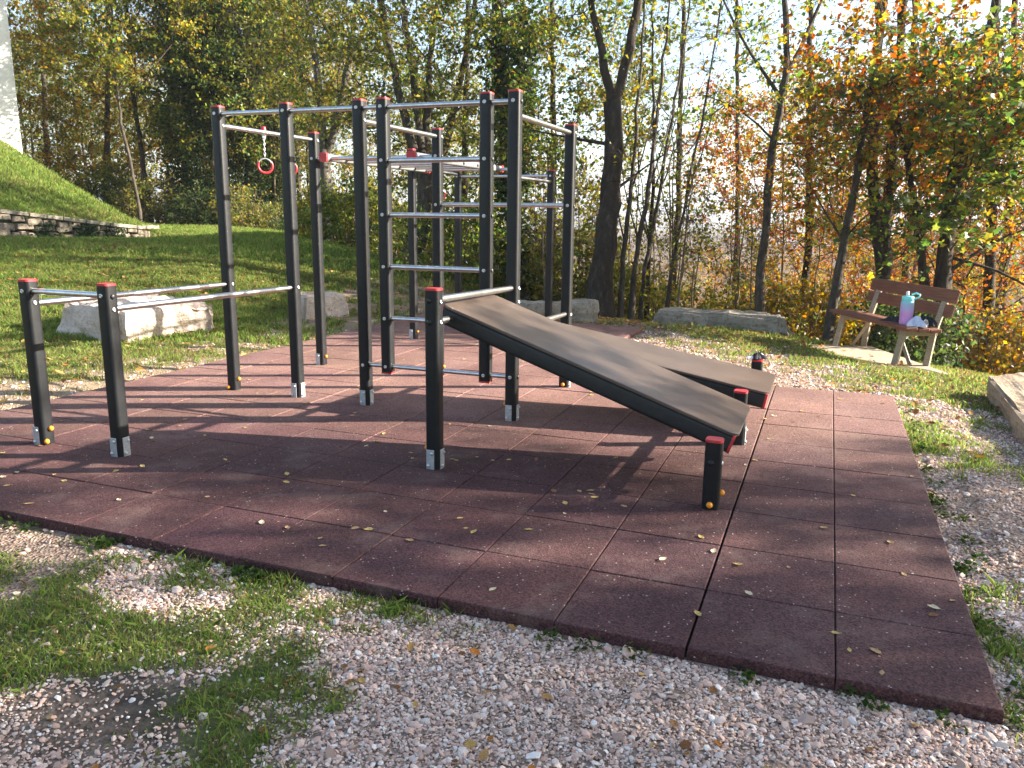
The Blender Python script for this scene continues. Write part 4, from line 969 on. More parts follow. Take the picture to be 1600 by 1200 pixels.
# ------------------------------------------------------------------ trees seen one by one
def build_hero_trees():
    pix_tree('deciduous_tree', 'forked tree with blotched pale bark standing behind the third tall post of the frame',
        [([(514, 382), (508, 300), (506, 235)], .17, .13), ([(506, 240), (503, 170), (490, 70), (468, -60), (450, -200)], .10, .04), ([(508, 240), (528, 190), (545, 100), (560, -20), (580, -200)], .10, .04)], 19.0,
        [((-.3, 0, 6.2), (2.6, 2.6, 2.6), 1.0), ((0, 0, 3.8), (1.8, 1.8, 1.2), .35)], 'olive', 101, leaves=8500, bark_m=M_BARK_L, natt=150, zmin=2.4)
    pix_tree('deciduous_tree', 'many stemmed leaning tree behind the ladder of the frame',
        [([(636, 425), (656, 370), (668, 330), (666, 270)], .20, .15), ([(668, 300), (640, 215), (615, 110), (592, 0), (570, -160)], .11, .05), ([(668, 300), (655, 190), (640, 80), (622, -60)], .10, .04),
         ([(668, 300), (666, 190), (672, 80), (692, -60)], .10, .04), ([(668, 290), (700, 225), (722, 110), (748, -20), (760, -150)], .09, .04)], 16.2,
        [((0, 0, 6.0), (2.8, 2.6, 2.4), 1.0), ((-.6, 0, 3.6), (2.2, 1.8, 1.3), .45)], 'olive', 102, leaves=11000, natt=170, zmin=2.0, bark_m=M_BARK, fork_depth=.12)
    pix_tree('ivy_clad_tree', 'dark ivy covered trunk right behind the two rightmost front posts',
        [([(812, 470), (805, 340), (793, 200), (782, 90), (775, -40), (770, -200)], .17, .09), ([(800, 300), (812, 180), (815, 60), (818, -80)], .09, .04)], 15.8,
        [((.2, 0, 6.6), (2.2, 2.2, 2.0), 1.0), ((.5, 0, 3.3), (1.0, 1.0, 1.2), .2)], 'green', 103, leaves=6500, bark_m=M_BARK_D, ivy=(.2, 5.6, 6500, .36), natt=120, zmin=1.6)
    pix_tree('deciduous_tree', 'thick rough barked forked tree to the right of the rightmost frame post',
        [([(935, 480), (936, 431), (946, 370), (955, 300), (959, 225), (957, 160)], .235, .145), ([(957, 170), (942, 105), (939, 62), (925, 15), (912, -60), (900, -200)], .085, .03), ([(958, 165), (974, 130), (985, 75), (998, -5), (1010, -120), (1030, -250)], .10, .04),
         ([(958, 226), (930, 222), (900, 224), (868, 208), (830, 203)], .035, .012), ([(957, 300), (985, 285), (1010, 255), (1040, 240)], .03, .01)], 13.8,
        [((.2, 0, 7.4), (2.5, 2.0, 1.5), 1.0), ((-.8, .4, 5.2), (.7, .6, .4), .06)], 'yg', 104, leaves=4300, bark_m=M_BARK_D, natt=130, zmin=4.2, patch=.6)
    pix_tree('slim_tree', 'slim straight grey tree rising behind the long flat grey boulder',
        [([(1186, 496), (1187, 430), (1198, 320), (1210, 217), (1225, 135), (1233, 95), (1225, 0), (1222, -150)], .085, .035), ([(1230, 110), (1258, 56), (1290, -5), (1330, -120)], .04, .015), ([(1217, 150), (1190, 110), (1165, 75), (1140, 30), (1118, -40)], .035, .012),
         ([(1209, 220), (1190, 190), (1155, 162), (1090, 145)], .022, .008), ([(1213, 225), (1270, 222), (1330, 225)], .018, .007), ([(1212, 200), (1245, 160), (1290, 110)], .016, .006)], 13.4,
        [((.2, 0, 7.3), (1.6, 1.4, 1.0), 1.0), ((-.9, 0, 4.8), (.5, .5, .3), .1)], 'yg', 105, leaves=350, bark_m=M_BARK, natt=24, zmin=4.3, patch=.55)
    pix_tree('slim_tree', 'leaning slender brown tree just left of the bench',
        [([(1290, 532), (1302, 464), (1319, 377), (1333, 306), (1342, 250), (1360, 150), (1377, 30), (1395, -120)], .075, .035), ([(1320, 380), (1290, 330), (1262, 292), (1240, 250)], .02, .007), ([(1322, 370), (1360, 330), (1392, 300)], .018, .007)], 12.2,
        [((.4, 0, 4.0), (1.4, 1.3, .9), 1.0), ((.2, 0, 3.0), (1.4, 1.2, .9), .4)], 'orange', 106, leaves=4500, bark_m=M_BARK, natt=100, zmin=1.7, patch=.6, pal2='yg')
    pix_tree('deciduous_tree', 'dark double stemmed tree standing behind the bench backrest',
        [([(1386, 520), (1378, 400), (1364, 320), (1362, 230), (1370, 120), (1376, 0), (1380, -160)], .12, .06), ([(1382, 430), (1386, 330), (1394, 220), (1404, 100), (1416, -20), (1430, -180)], .10, .05)], 13.6,
        [((0, 0, 4.0), (2.2, 1.9, .9), 1.0), ((.2, 0, 3.0), (1.7, 1.6, 1.2), .4)], 'yg', 107, leaves=6200, bark_m=M_BARK_D, natt=140, zmin=1.5, patch=.65, pal2='orange')
    pix_tree('maple_tree', 'broad leaved maple with forked dark trunks behind the right end of the bench',
        [([(1466, 545), (1470, 470), (1478, 400), (1484, 320), (1500, 250), (1520, 170), (1545, 60), (1570, -80)], .14, .06), ([(1460, 540), (1442, 440), (1437, 370), (1432, 340), (1422, 280), (1405, 200), (1390, 110)], .09, .025),
         ([(1438, 365), (1452, 342), (1476, 325), (1510, 300), (1560, 285)], .055, .02), ([(1475, 430), (1510, 395), (1560, 372), (1625, 350)], .035, .012), ([(1478, 400), (1530, 408), (1600, 440), (1660, 480)], .03, .010)], 12.3,
        [((0.3, -.5, 3.6), (1.5, 1.2, .9), .8), ((.4, 0, 4.2), (2.2, 1.8, .85), 1.0), ((-.9, -.6, 2.3), (.9, .6, .38), .2)], 'green', 108, leaves=5200, lsize=.105, tmpl=MAPLE, bark_m=M_BARK_D, natt=110, zmin=.8, spread=.34, flat=.5)
    def tr(name, label, px, py, depth, top, h, crowns, pal, seed, r=.11, **kw):
        pix_tree(name, label, [([(px, py), ((px * 2 + top) / 3, py - 120), ((px + 2 * top) / 3, 60), (top, -180)], r, .04)], depth, crowns, pal, seed, **kw)
    tr('beech_tree', 'orange leaved beech with low sweeping boughs at the right edge behind the stone block', 1545, 520, 14.5, 1560, 9, [((0, 0, 2.6), (2.4, 2.0, 1.5), .8), ((0, 0, 4.6), (2.4, 2.0, 1.3), 1.)], 'orange', 111, r=.12, pal2='yg', leaves=14000, lsize=.062, bark_m=M_BARK_D, natt=190, zmin=.7)
    tr('beech_tree', 'orange leaved beech filling the gap between the slim straight tree and the bench', 1262, 470, 19.0, 1268, 9, [((0, 0, 3.0), (2.6, 2.4, 1.9), .9), ((0, 0, 5.8), (2.4, 2.4, 2.0), .8)], 'orange', 112, r=.12, pal2='yg', leaves=14500, lsize=.066, bark_m=M_BARK_D, natt=190, zmin=.8)
    tr('beech_tree', 'dark red leaved beech in the top right corner behind the maple', 1575, 430, 17.5, 1590, 9, [((0, 0, 6.2), (2.8, 2.6, 2.2), 1.), ((.4, 0, 3.4), (1.8, 1.8, 1.2), .3)], 'red', 113, r=.13, leaves=9500, lsize=.08, bark_m=M_BARK_D, natt=170, zmin=1.8)
    tr('beech_tree', 'red orange beech behind the dark double stemmed tree', 1420, 450, 20.5, 1430, 9, [((0, 0, 5.2), (3.0, 2.6, 2.6), 1.), ((0, 0, 2.4), (2.4, 2.0, 1.4), .5)], 'orange', 114, r=.12, leaves=14500, lsize=.066, bark_m=M_BARK_D, natt=180, zmin=.6, pal2='red')
    tr('beech_tree', 'rusty red leaved tree high up between the slim straight tree and thick forked tree', 1155, 450, 22.0, 1150, 9, [((.8, 0, 7.0), (2.6, 2.4, 2.2), 1.)], 'red', 115, r=.09, leaves=4200, lsize=.08, natt=110, zmin=3.5, patch=.55)
    # left side
    tr('maple_tree', 'yellow green maple beside the white building', 75, 300, 31.0, 62, 12, [((0, 0, 4.0), (3.4, 3, 3.2), 1.), ((0, 0, 8.5), (3.2, 3, 2.8), .8)], 'olive', 121, r=.14, leaves=15000, lsize=.12, natt=200, zmin=.4)
    tr('maple_tree', 'golden leaved maple rising over the crest of the grass bank', 165, 320, 29.0, 172, 12, [((0, 0, 3.0), (2.8, 2.6, 2.0), .8), ((0, 0, 7.5), (3.0, 2.8, 2.8), 1.)], 'gold', 122, r=.12, leaves=14000, lsize=.12, natt=190, zmin=.3, pal2='olive')
    pix_tree('slim_tree', 'thin bare trunked tree beyond the end of the stone wall', [([(222, 356), (208, 270), (190, 200), (180, 120), (170, -60)], .06, .025)], 25.0, [((0, 0, 6.5), (2.2, 2.0, 2.6), 1.)], 'yg', 123, leaves=6500, lsize=.11, natt=110, zmin=3.2)
    pix_tree('slim_tree', 'thin dark trunked tree left of the ivy columns', [([(236, 345), (222, 240), (212, 180), (200, 60), (195, -80)], .09, .04)], 27.0, [((0, 0, 7.0), (2.4, 2.2, 2.8), 1.)], 'green', 124, leaves=7500, lsize=.11, natt=110, zmin=3.5, bark_m=M_BARK_D)
    iv = [(290, 357, 28.0, 285, 'leftmost ivy wrapped tree column behind the lawn', 131), (330, 360, 27.2, 335, 'ivy wrapped tree column just left of the leftmost tall post', 132),
          (385, 364, 27.6, 392, 'ivy wrapped tree column between the two leftmost tall posts', 133), (428, 366, 28.4, 430, 'ivy wrapped tree column just left of the second tall post', 134)]
    for px, py, d, top, lab, sd in iv:
        tr('ivy_clad_tree', lab, px, py, d, top, 12, [((0, 0, 8.0), (2.2, 2.2, 3.0), 1.), ((0, 0, 4.2), (1.3, 1.3, 1.6), .4)], 'green' if sd % 2 else 'dark', sd, r=.15, leaves=10000, lsize=.12, natt=120, zmin=2.0, ivy=(.1, 9.0, 15000, .8), bark_m=M_BARK_D, pal2='olive')
    tr('deciduous_tree', 'leafy olive green tree between the ivy columns and the blotched tree', 470, 372, 29.0, 455, 12, [((0, 0, 6.6), (2.6, 2.4, 2.6), 1.), ((0, 0, 3.4), (1.6, 1.6, 1.2), .25)], 'olive', 141, r=.10, leaves=9000, lsize=.1, natt=140, zmin=2.0)
    tr('deciduous_tree', 'green tree whose crown shows between the fourth and fifth front posts', 720, 430, 18.5, 735, 10, [((0, 0, 6.0), (2.6, 2.4, 2.3), 1.), ((.2, 0, 3.0), (1.6, 1.6, 1.3), .4)], 'green', 142, r=.10, leaves=9500, lsize=.09, natt=150, zmin=1.2, pal2='yg')
    tr('deciduous_tree', 'bright yellow green tree between the rightmost posts and the thick forked tree', 868, 455, 17.0, 860, 10, [((.2, 0, 4.4), (2.0, 2.0, 1.8), 1.), ((0, 0, 2.0), (1.3, 1.3, 1.0), .5)], 'yg', 143, r=.08, leaves=8500, lsize=.09, natt=150, zmin=.5)
    tr('deciduous_tree', 'green leaved tree high above the thin bare stems right of the thick forked tree', 1050, 470, 17.5, 1075, 10, [((0, 0, 6.6), (2.6, 2.4, 1.9), 1.)], 'green', 144, r=.08, leaves=3800, lsize=.095, natt=130, zmin=3.2, pal2='yg', patch=.55)
build_hero_trees()

def drop_parts(seed, h, cr, pal, leaves, lsize, r=.1, low=.28, bark_m=M_BARK, patch=.7, natt=120, pal2=None):
    R = np.random.default_rng(seed); lean = R.normal(0, .03 * h, 2)
    tr = [([(0, 0, -.3), (lean[0] * .3, lean[1] * .3, h * .4), (lean[0], lean[1], h * .95)], r, .025)]
    return make_tree(tr, [((lean[0] * .6, lean[1] * .6, h * .68), (cr, cr, h * .32), 1.), ((0, 0, h * low), (cr * .75, cr * .75, h * .14), .35)], pal, seed, leaves=leaves, lsize=lsize, natt=natt, zmin=.5, bark_m=bark_m, patch=patch, spread=.36, pal2=pal2)

def build_wood():
    # second rank of the wood: copies of eight grown trees
    kinds = [drop_parts(201, 11, 2.8, 'yg', 9000, .11), drop_parts(202, 12, 3.0, 'olive', 9500, .11), drop_parts(203, 10, 2.6, 'gold', 8000, .11), drop_parts(204, 12, 2.8, 'green', 9500, .11),
             drop_parts(205, 9, 2.6, 'orange', 8500, .10), drop_parts(206, 10, 2.8, 'orange', 8500, .10, pal2='yg'), drop_parts(207, 11, 2.2, 'olive', 2600, .1, patch=.5), drop_parts(208, 10, 2.0, 'yg', 2000, .1, patch=.45)]
    words = ['yellow green', 'olive brown', 'golden', 'deep green', 'orange', 'orange and yellow', 'nearly bare olive', 'nearly bare yellow']
    R = random.Random(11)
    spots = []
    for px in range(60, 500, 88): spots.append((px + R.uniform(-18, 18), R.uniform(33, 40), R.choice([0, 1, 2, 3, 1])))
    for px in range(480, 900, 84): spots.append((px + R.uniform(-18, 18), R.uniform(28, 35), R.choice([0, 1, 6, 2, 1])))
    for px in range(930, 1180, 130): spots.append((px + R.uniform(-15, 15), R.uniform(24, 34), R.choice([6, 7, 7, 0])))
    for px in range(1200, 1760, 125): spots.append((px + R.uniform(-18, 18), R.uniform(23, 32), R.choice([4, 5, 5, 0, 2])))
    for px, d, k in spots:
        p = at(px, 330, d); side = 'left' if px < 480 else ('middle' if px < 900 else ('bare stretch' if px < 1180 else 'right'))
        place(kinds[k], 'woodland_tree', '%s tree of the second rank %s' % (words[k], {'left': 'behind the ivy columns', 'middle': 'behind the frame', 'bare stretch': 'behind the bare stems right of centre', 'right': 'behind the bench'}[side]), 'tree', (p[0], p[1], gz1(p[0], p[1])), R.uniform(0, 6.28), 'second rank of the wood', R.uniform(.85, 1.15))
    # trees down the slope, beyond
    for px in range(-60, 1800, 58):
        p = at(px + R.uniform(-25, 25), 330, R.uniform(40, 58)); k = R.choice([0, 1, 2, 5, 6]) if px > 450 else R.choice([0, 1, 2, 3])
        if px > 480 and R.random() < (.8 if px < 1250 else .5): continue
        place(kinds[k], 'woodland_tree', '%s tree far back down the slope, only glimpsed between the trunks' % words[k], 'tree', (p[0], p[1], gz1(p[0], p[1])), R.uniform(0, 6.28), 'far trees down the slope', R.uniform(.9, 1.25))
    # trees to the right, outside the picture, whose shade falls over the mat
    sh = [(13.5, -2.0, 1, 1.0), (14.5, 1.0, 6, 1.05), (12.0, 3.4, 0, .85), (17.5, 2.9, 3, 1.1), (18.5, -.6, 6, 1.2), (21.0, 4.2, 1, 1.0), (16.0, 5.2, 7, .8), (23.5, 1.6, 3, 1.1), (11.5, .3, 7, .85), (22.5, -3.5, 0, 1.2), (17.0, -5.0, 2, 1.0), (27, 3.4, 0, 1.1), (12.6, -5.2, 0, .9), (20.0, 2.2, 3, 1.1), (9.5, -4.0, 1, 1.0), (6.0, -7.5, 3, 1.1), (1.0, -9.0, 1, 1.1), (-4.5, -8.0, 3, 1.0)]  # the last few, beside and behind the viewer, are added to cut skylight
    for x, y, k, s in sh:
        place(kinds[k], 'woodland_tree', ('%s tree at the right beyond the picture, shading the mat' if x > 9 else '%s tree added behind the viewer to cut skylight') % words[k], 'tree', (x, y, gz1(x, y)), R.uniform(0, 6.28), 'trees shading the mat' if x > 9 else 'added trees behind the viewer', s)
build_wood()

def build_understorey():
    R = random.Random(23)
    def sapling(seed, h, bare=True, pal='yg', n=500):
        q = np.random.default_rng(seed); lean = q.normal(0, .07 * h, 2)
        tr = [([(0, 0, -.2), (lean[0] * .25 + q.normal(0, .05), lean[1] * .25, h * .45), (lean[0], lean[1], h)], .026, .007)]
        return make_tree(tr, [((lean[0] * .6, lean[1] * .6, h * .66), (.55, .55, h * .34), 1.)], pal, seed, leaves=n, lsize=.08, natt=34, zmin=.6, bark_m=M_TWIG if bare else M_BARK, tip_r=.003, spread=.2)
    sap = [sapling(301, 4.2, n=120), sapling(302, 5.0, n=260, pal='gold'), sapling(303, 3.4, n=200, pal='olive'), sapling(304, 5.6, False, 'yg', 500), sapling(305, 4.6, False, 'olive', 350), sapling(306, 4.8, True, 'gold', 60)]
    zones = [(250, 480, 26, 29, 5, 'thin sapling among the ivy columns', 357, [0, 1, 2, 5]), (520, 800, 16.5, 21, 9, 'thin pale sapling behind the middle of the frame', 425, [0, 1, 2, 5, 0]),
             (820, 960, 14.5, 18, 7, 'thin sapling behind the rightmost posts', 460, [0, 2, 5, 2]), (965, 1180, 13.8, 18, 15, 'thin bare stem in the clump right of the thick forked tree', 470, [2, 5, 2, 4, 0]), (1190, 1600, 14.5, 19, 9, 'thin sapling among the orange beeches', 470, [1, 5, 3, 4])]
    for a, b, d0, d1, n, lab, py, ks in zones:
        for i in range(n):
            p = at(R.uniform(a, b), py, R.uniform(d0, d1))
            place(sap[R.choice(ks)], 'sapling', lab, 'sapling', (p[0], p[1], gz1(p[0], p[1])), R.uniform(0, 6.28), 'thin stems ' + lab.split(' ', 2)[2], R.uniform(.7, 1.0) if 800 < a < 1180 else R.uniform(.8, 1.3))
    # five clear slim trunks right of the thick forked tree
    for i, (x0, x1, x2, d, r) in enumerate(((968, 985, 1000, 14.0, .055), (985, 1012, 1035, 14.3, .06), (1000, 1030, 1062, 14.8, .05), (1012, 1020, 1020, 15.2, .05), (1040, 1075, 1110, 14.6, .035))):
        pix_tree('slim_tree', ['slim trunk nearest the thick forked tree, in the clump to its right', 'second slim trunk from the thick forked tree, leaning right', 'third slim trunk from the thick forked tree, leaning right', 'upright slim dark trunk in the middle of the bare clump', 'thinnest leaning trunk at the right of the bare clump'][i],
            [([(x0, 478), ((x0 * 2 + x1) / 3, 400), (x1, 300), (x2, 120), (x2 + (x2 - x1) * .8, -80)], r, .012), ([(x1, 300), (x1 + 30, 220), (x1 + 48, 120)], .018, .006), ([((x0 + x1) / 2, 380), (x0 - 12, 290), (x0 - 18, 200)], .016, .006)],
            d, [((.3, 0, 4.2), (1.1, 1.0, 1.8), 1.)], 'yg', 330 + i, leaves=60, natt=26, zmin=2.0, tip_r=.0035, bark_m=M_BARK if i != 3 else M_BARK_D, spread=.25, group='slim trunks right of the thick forked tree')
    # shrubs
    def shrub(seed, w, h, pal, n, ls=.075, pal2=None):
        q = np.random.default_rng(seed); tr = []
        for i in range(5):
            a = q.uniform(0, 6.28); tr.append(([(.06 * math.cos(a), .06 * math.sin(a), -.1), (.25 * w * math.cos(a), .25 * w * math.sin(a), h * .45), (.42 * w * math.cos(a), .42 * w * math.sin(a), h * .85)], .018, .006))
        pr = make_tree(tr, [((0, 0, h * .5), (w * .55, w * .55, h * .48), 1.)], pal, seed, leaves=n, lsize=ls, natt=80, zmin=.05, bark_m=M_TWIG, tip_r=.0025, spread=.2, patch=.8, pal2=pal2)
        pr['stems'] = pr.pop('trunk'); pr['stems'].name = 'stems'; pr['foliage'] = pr.pop('crown'); pr['foliage'].name = 'foliage'; return pr
    sb = [shrub(401, 1.6, 1.3, 'yg', 3200), shrub(402, 1.4, 1.1, 'gold', 2600), shrub(403, 1.8, 1.5, 'green', 3600), shrub(404, 1.5, 1.2, 'orange', 3000, pal2='yg'), shrub(405, 1.7, 1.6, 'olive', 2400), shrub(406, 1.4, 1.0, 'dark', 3000)]
    nm = ['yellow green', 'golden', 'green', 'orange', 'sparse olive', 'dark green']
    zn = [(60, 250, 25.5, 28, 330, 5, [4, 2, 5], 'below the maples on the bank crest'), (250, 500, 25.5, 28.5, 360, 8, [2, 5, 5, 4], 'at the foot of the ivy columns'), (520, 660, 19, 22, 390, 8, [0, 4, 2], 'behind the shaded lawn'), (650, 930, 15.5, 20, 445, 9, [0, 2, 4, 1, 0], 'behind the frame and the dark boulder'),
          (960, 1190, 15.0, 19, 470, 7, [0, 1, 0, 4], 'under the bare stems right of centre'), (1190, 1420, 14.5, 18, 490, 9, [3, 0, 3, 1], 'under the orange beeches left of the bench'), (1440, 1640, 13.5, 17, 510, 6, [3, 4, 1, 3], 'behind the right end of the bench')]
    for px, d, s_ in ((1430, 12.0, 1.1),):
        p = at(px, 500, d); place(sb[5], 'shrub', 'dark green shrub growing up right behind the bench backrest', 'shrub', (p[0], p[1], gz1(p[0], p[1]) - .05), R.uniform(0, 6.28), 'dark shrubs behind the backrest', s_)
    for a, b, d0, d1, py, n, ks, where in zn:
        for i in range(n):
            p = at(a + (b - a) * (i + R.uniform(.1, .9)) / n, py, R.uniform(d0, d1)); k = R.choice(ks)
            place(sb[k], 'shrub', '%s shrub %s' % (nm[k], where), 'shrub', (p[0], p[1], gz1(p[0], p[1]) - .05), R.uniform(0, 6.28), 'shrubs ' + where, R.uniform(.75, 1.35))
build_understorey()

# ------------------------------------------------------------------ far hills across the valley
def build_hills():
    n = 160; az = np.linspace(-1.2, 1.2, n); prof = -6 + 16 * vnoise(az * 300, az * 0, 60, 3) + 10 * vnoise(az * 300, az * 0, 22, 4)
    V = []; rows = 14
    for k in range(rows):
        q = k / (rows - 1); d = 900 + 900 * q
        for a, h in zip(az, prof): V.append((d * math.sin(a), d * math.cos(a), -14 + (h + 14) * math.sin(q * PI / 2) + 6 * vnoise(np.array([a * 900]), np.array([q * 90.]), 14, 8)[0] * q))
    ii = np.arange(rows * n).reshape(rows, n); f = np.stack([ii[:-1, :-1], ii[:-1, 1:], ii[1:, 1:], ii[1:, :-1]], -1).reshape(-1, 4)
    o = link(bpy.data.objects.new('hills', fast_mesh('hills', np.array(V), f, simple('hill_wood', (.09, .08, .06), (.20, .15, .10), .03, rough=1, bstr=0), smooth=True))); tag(o, kind='structure')
build_hills()

# ------------------------------------------------------------------ grass
GRASSP = np.array([(.145, .22, .05), (.19, .26, .064), (.225, .265, .082), (.10, .155, .038)])
STRAWP = np.array([(.20, .16, .07), (.14, .12, .05), (.26, .20, .10)])
def blades(x, y, h, w, dry, bend=.5, kmin=0):
    n = len(x); z = gz(x, y); a = rng.uniform(0, 2 * PI, n); b = rng.uniform(0, 2 * PI, n)
    hh = h * rng.uniform(.45, 1.25, n); ww = w * rng.uniform(.7, 1.3, n); bd = hh * rng.uniform(.05, bend, n) * 1.4
    dx, dy = np.cos(a) * ww / 2, np.sin(a) * ww / 2; ex, ey = np.cos(b) * bd, np.sin(b) * bd
    P = np.empty((n, 5, 3))
    P[:, 0] = np.c_[x - dx, y - dy, z - .005]; P[:, 1] = np.c_[x + dx, y + dy, z - .005]
    P[:, 2] = np.c_[x + dx * .8 + ex * .35, y + dy * .8 + ey * .35, z + hh * .6]; P[:, 4] = np.c_[x - dx * .8 + ex * .35, y - dy * .8 + ey * .35, z + hh * .6]
    P[:, 3] = np.c_[x + ex, y + ey, z + hh]
    c = GRASSP[rng.integers(0, 4, n)]; s = STRAWP[rng.integers(0, 3, n)]; d = rng.uniform(0, 1, n) < dry
    c = np.where(d[:, None], s, c) * np.exp(rng.normal(0, .15, (n, 1)))
    return P.reshape(-1, 3), np.arange(n * 5).reshape(n, 5), np.repeat(c, 5, 0)
def scatter(n, x0, x1, y0, y1): return rng.uniform(x0, x1, n), rng.uniform(y0, y1, n)
def in_view(x, y, pad=.06):
    return (np.abs(x) < (0.66 + pad) * y + .5)
def build_grass():
    parts = []
    def region(n, x0, x1, y0, y1, h, w, dryf, dens=1.0, cond=None, bend=.5):
        x, y = scatter(n, x0, x1, y0, y1); k = in_view(x, y) & ~in_mat(x, y, .015) & ~in_slab(x, y)
        if cond is not None: k &= cond(x, y)
        x, y = x[k], y[k]; g = grass(x, y) * dens; k = rng.uniform(0, 1, len(x)) < g; x, y = x[k], y[k]
        tuft = .45 + 1.0 * vnoise(x, y, .13, 41)
        parts.append(blades(x, y, h * tuft, w, dryf(x, y) if callable(dryf) else dryf, bend))
    near = lambda x, y: np.hypot(x, y) < 4.2
    region(110000, -3.6, 1.9, 1.5, 4.2, .034, .0042, .20, cond=near, bend=1.3)
    region(60000, 1.0, 4.6, 1.5, 7.0, .045, .006, .15, bend=.9)
    region(60000, 0, 8.5, 7.0, 13.6, .045, .010, lambda x, y: .25 + .4 * vnoise(x, y, .8, 52), bend=1.0)
    region(90000, -8, -1.5, 4.0, 9.5, .045, .008, .40, bend=.9)
    region(230000, -13.5, 0, 9.5, 14.5, .065, .011, lambda x, y: .10 + .25 * vnoise(x, y, 1.2, 51), bend=.6)
    region(220000, -16, 0, 14.5, 26, .10, .018, lambda x, y: .05 + .45 * vnoise(x, y, 1.0, 53) ** 2, bend=.7)
    region(25000, -.5, 9, 11.5, 16, .07, .012, .3, dens=.6)
    V = []; F = []; C = []; b = 0
    for v, f, c in parts: V.append(v); F.append(f + b); C.append(c); b += len(v)
    o = link(bpy.data.objects.new('grass', fast_mesh('grass', np.concatenate(V), np.concatenate(F), M_GRASS, np.concatenate(C))))
    tag(o, 'short grass growing on the lawn, the bank and in tufts through the gravel', 'grass', kind='stuff')
    # weeds along the edge of the mat
    pts = []
    for s in list(rng.uniform(2.8, 5.5, 26)) + list(rng.uniform(0.1, 2.6, 8)):
        q = W(s, -.03 - rng.uniform(0, .05)); pts.append((q.x, q.y))
    for t in rng.uniform(0, 4.8, 26):
        q = W(-.03 - rng.uniform(0, .10), t); pts.append((q.x, q.y))
    P = np.array(pts); k = 26; X = np.repeat(P[:, 0], k) + rng.normal(0, .025, len(P) * k); Y = np.repeat(P[:, 1], k) + rng.normal(0, .025, len(P) * k)
    m = ~in_mat(X, Y, .006); X, Y = X[m], Y[m]
    v, f, c = leaf_cloud(np.c_[X, Y, gz(X, Y) + rng.uniform(0.005, .035, len(X))], .026, [(.05, .085, .024), (.075, .11, .032), (.035, .06, .018)], .55)
    o = link(bpy.data.objects.new('weeds', fast_mesh('weeds', v, f, M_GRASS, c))); tag(o, 'low broad leaved weeds along the edges of the rubber mat', 'weeds', kind='stuff')
build_grass()

# ------------------------------------------------------------------ loose gravel and fallen leaves
def build_gravel():
    bm = bmesh.new(); bmesh.ops.create_icosphere(bm, subdivisions=1, radius=1); T = np.array([v.co[:] for v in bm.verts]); TF = np.array([[v.index for v in f.verts] for f in bm.faces]); bm.free()
    pal = np.array([(.62, .48, .41), (.64, .53, .46), (.56, .38, .31), (.60, .45, .37), (.48, .33, .27), (.68, .62, .58), (.40, .29, .24), (.62, .42, .34)])
    def peb(x, y, size, lo=.3, hi=1.0):
        n = len(x); z = gz(x, y); s = size * np.exp(np.clip(rng.normal(0, .38, n), -1, .8)); sc = rng.uniform(.6, 1.15, (n, 3)) * np.array([1, 1, .5])
        a = rng.uniform(0, 2 * PI, n); ca, sa = np.cos(a), np.sin(a); tl = rng.normal(0, .3, (n, 2))
        q = T[None] * (1 + np.clip(.17 * rng.normal(size=(n, len(T), 1)), -.35, .35)) * sc[:, None] * s[:, None, None]
        X = q[..., 0] * ca[:, None] - q[..., 1] * sa[:, None]; Y = q[..., 0] * sa[:, None] + q[..., 1] * ca[:, None]; Z = q[..., 2] + tl[:, :1] * X + tl[:, 1:] * Y
        v = np.stack([X + x[:, None], Y + y[:, None], Z + (z + s * .28)[:, None]], -1).reshape(-1, 3)
        f = (np.arange(n)[:, None, None] * len(T) + TF[None]).reshape(-1, 3)
        c = pal[rng.integers(0, len(pal), n)] * np.exp(rng.normal(0, .13, (n, 1)))
        return v, f, np.repeat(c, len(T), 0)
    parts = []
    def region(n, x0, x1, y0, y1, size, cond=None, dens=1.0):
        x, y = scatter(n, x0, x1, y0, y1); k = in_view(x, y) & ~in_mat(x, y, .008)
        if cond is not None: k &= cond(x, y)
        x, y = x[k], y[k]; g = (1 - .93 * grass(x, y)) * dens
        ea = np.exp(-(((x - _e[0]) / 0.42) ** 2 + ((y - _e[1]) / 0.27) ** 2) ** 2); g = g * (1 - .86 * ea)
        k = rng.uniform(0, 1, len(x)) < g; parts.append(peb(x[k], y[k], size))
    region(110000, -1.9, 2.2, 1.75, 3.7, .0050)
    region(12000, -1.9, 2.2, 1.75, 3.7, .0080)
    region(500, -1.9, 2.2, 1.75, 3.7, .0145)
    region(40000, 1.2, 4.6, 1.8, 7.2, .0062)
    region(6000, 1.2, 4.6, 1.8, 7.2, .0105)
    region(9000, 1.5, 5.5, 6.6, 11.5, .012)
    region(9000, -5.5, -1.2, 3.0, 11.0, .011, dens=.6)
    V = []; F = []; C = []; b = 0
    for v, f, c in parts: V.append(v); F.append(f + b); C.append(c); b += len(v)
    o = link(bpy.data.objects.new('gravel', fast_mesh('gravel', np.concatenate(V), np.concatenate(F), M_PEB, np.concatenate(C))))
    tag(o, 'loose pale pink and grey pebbles around the rubber mat', 'gravel', kind='stuff')
build_gravel()

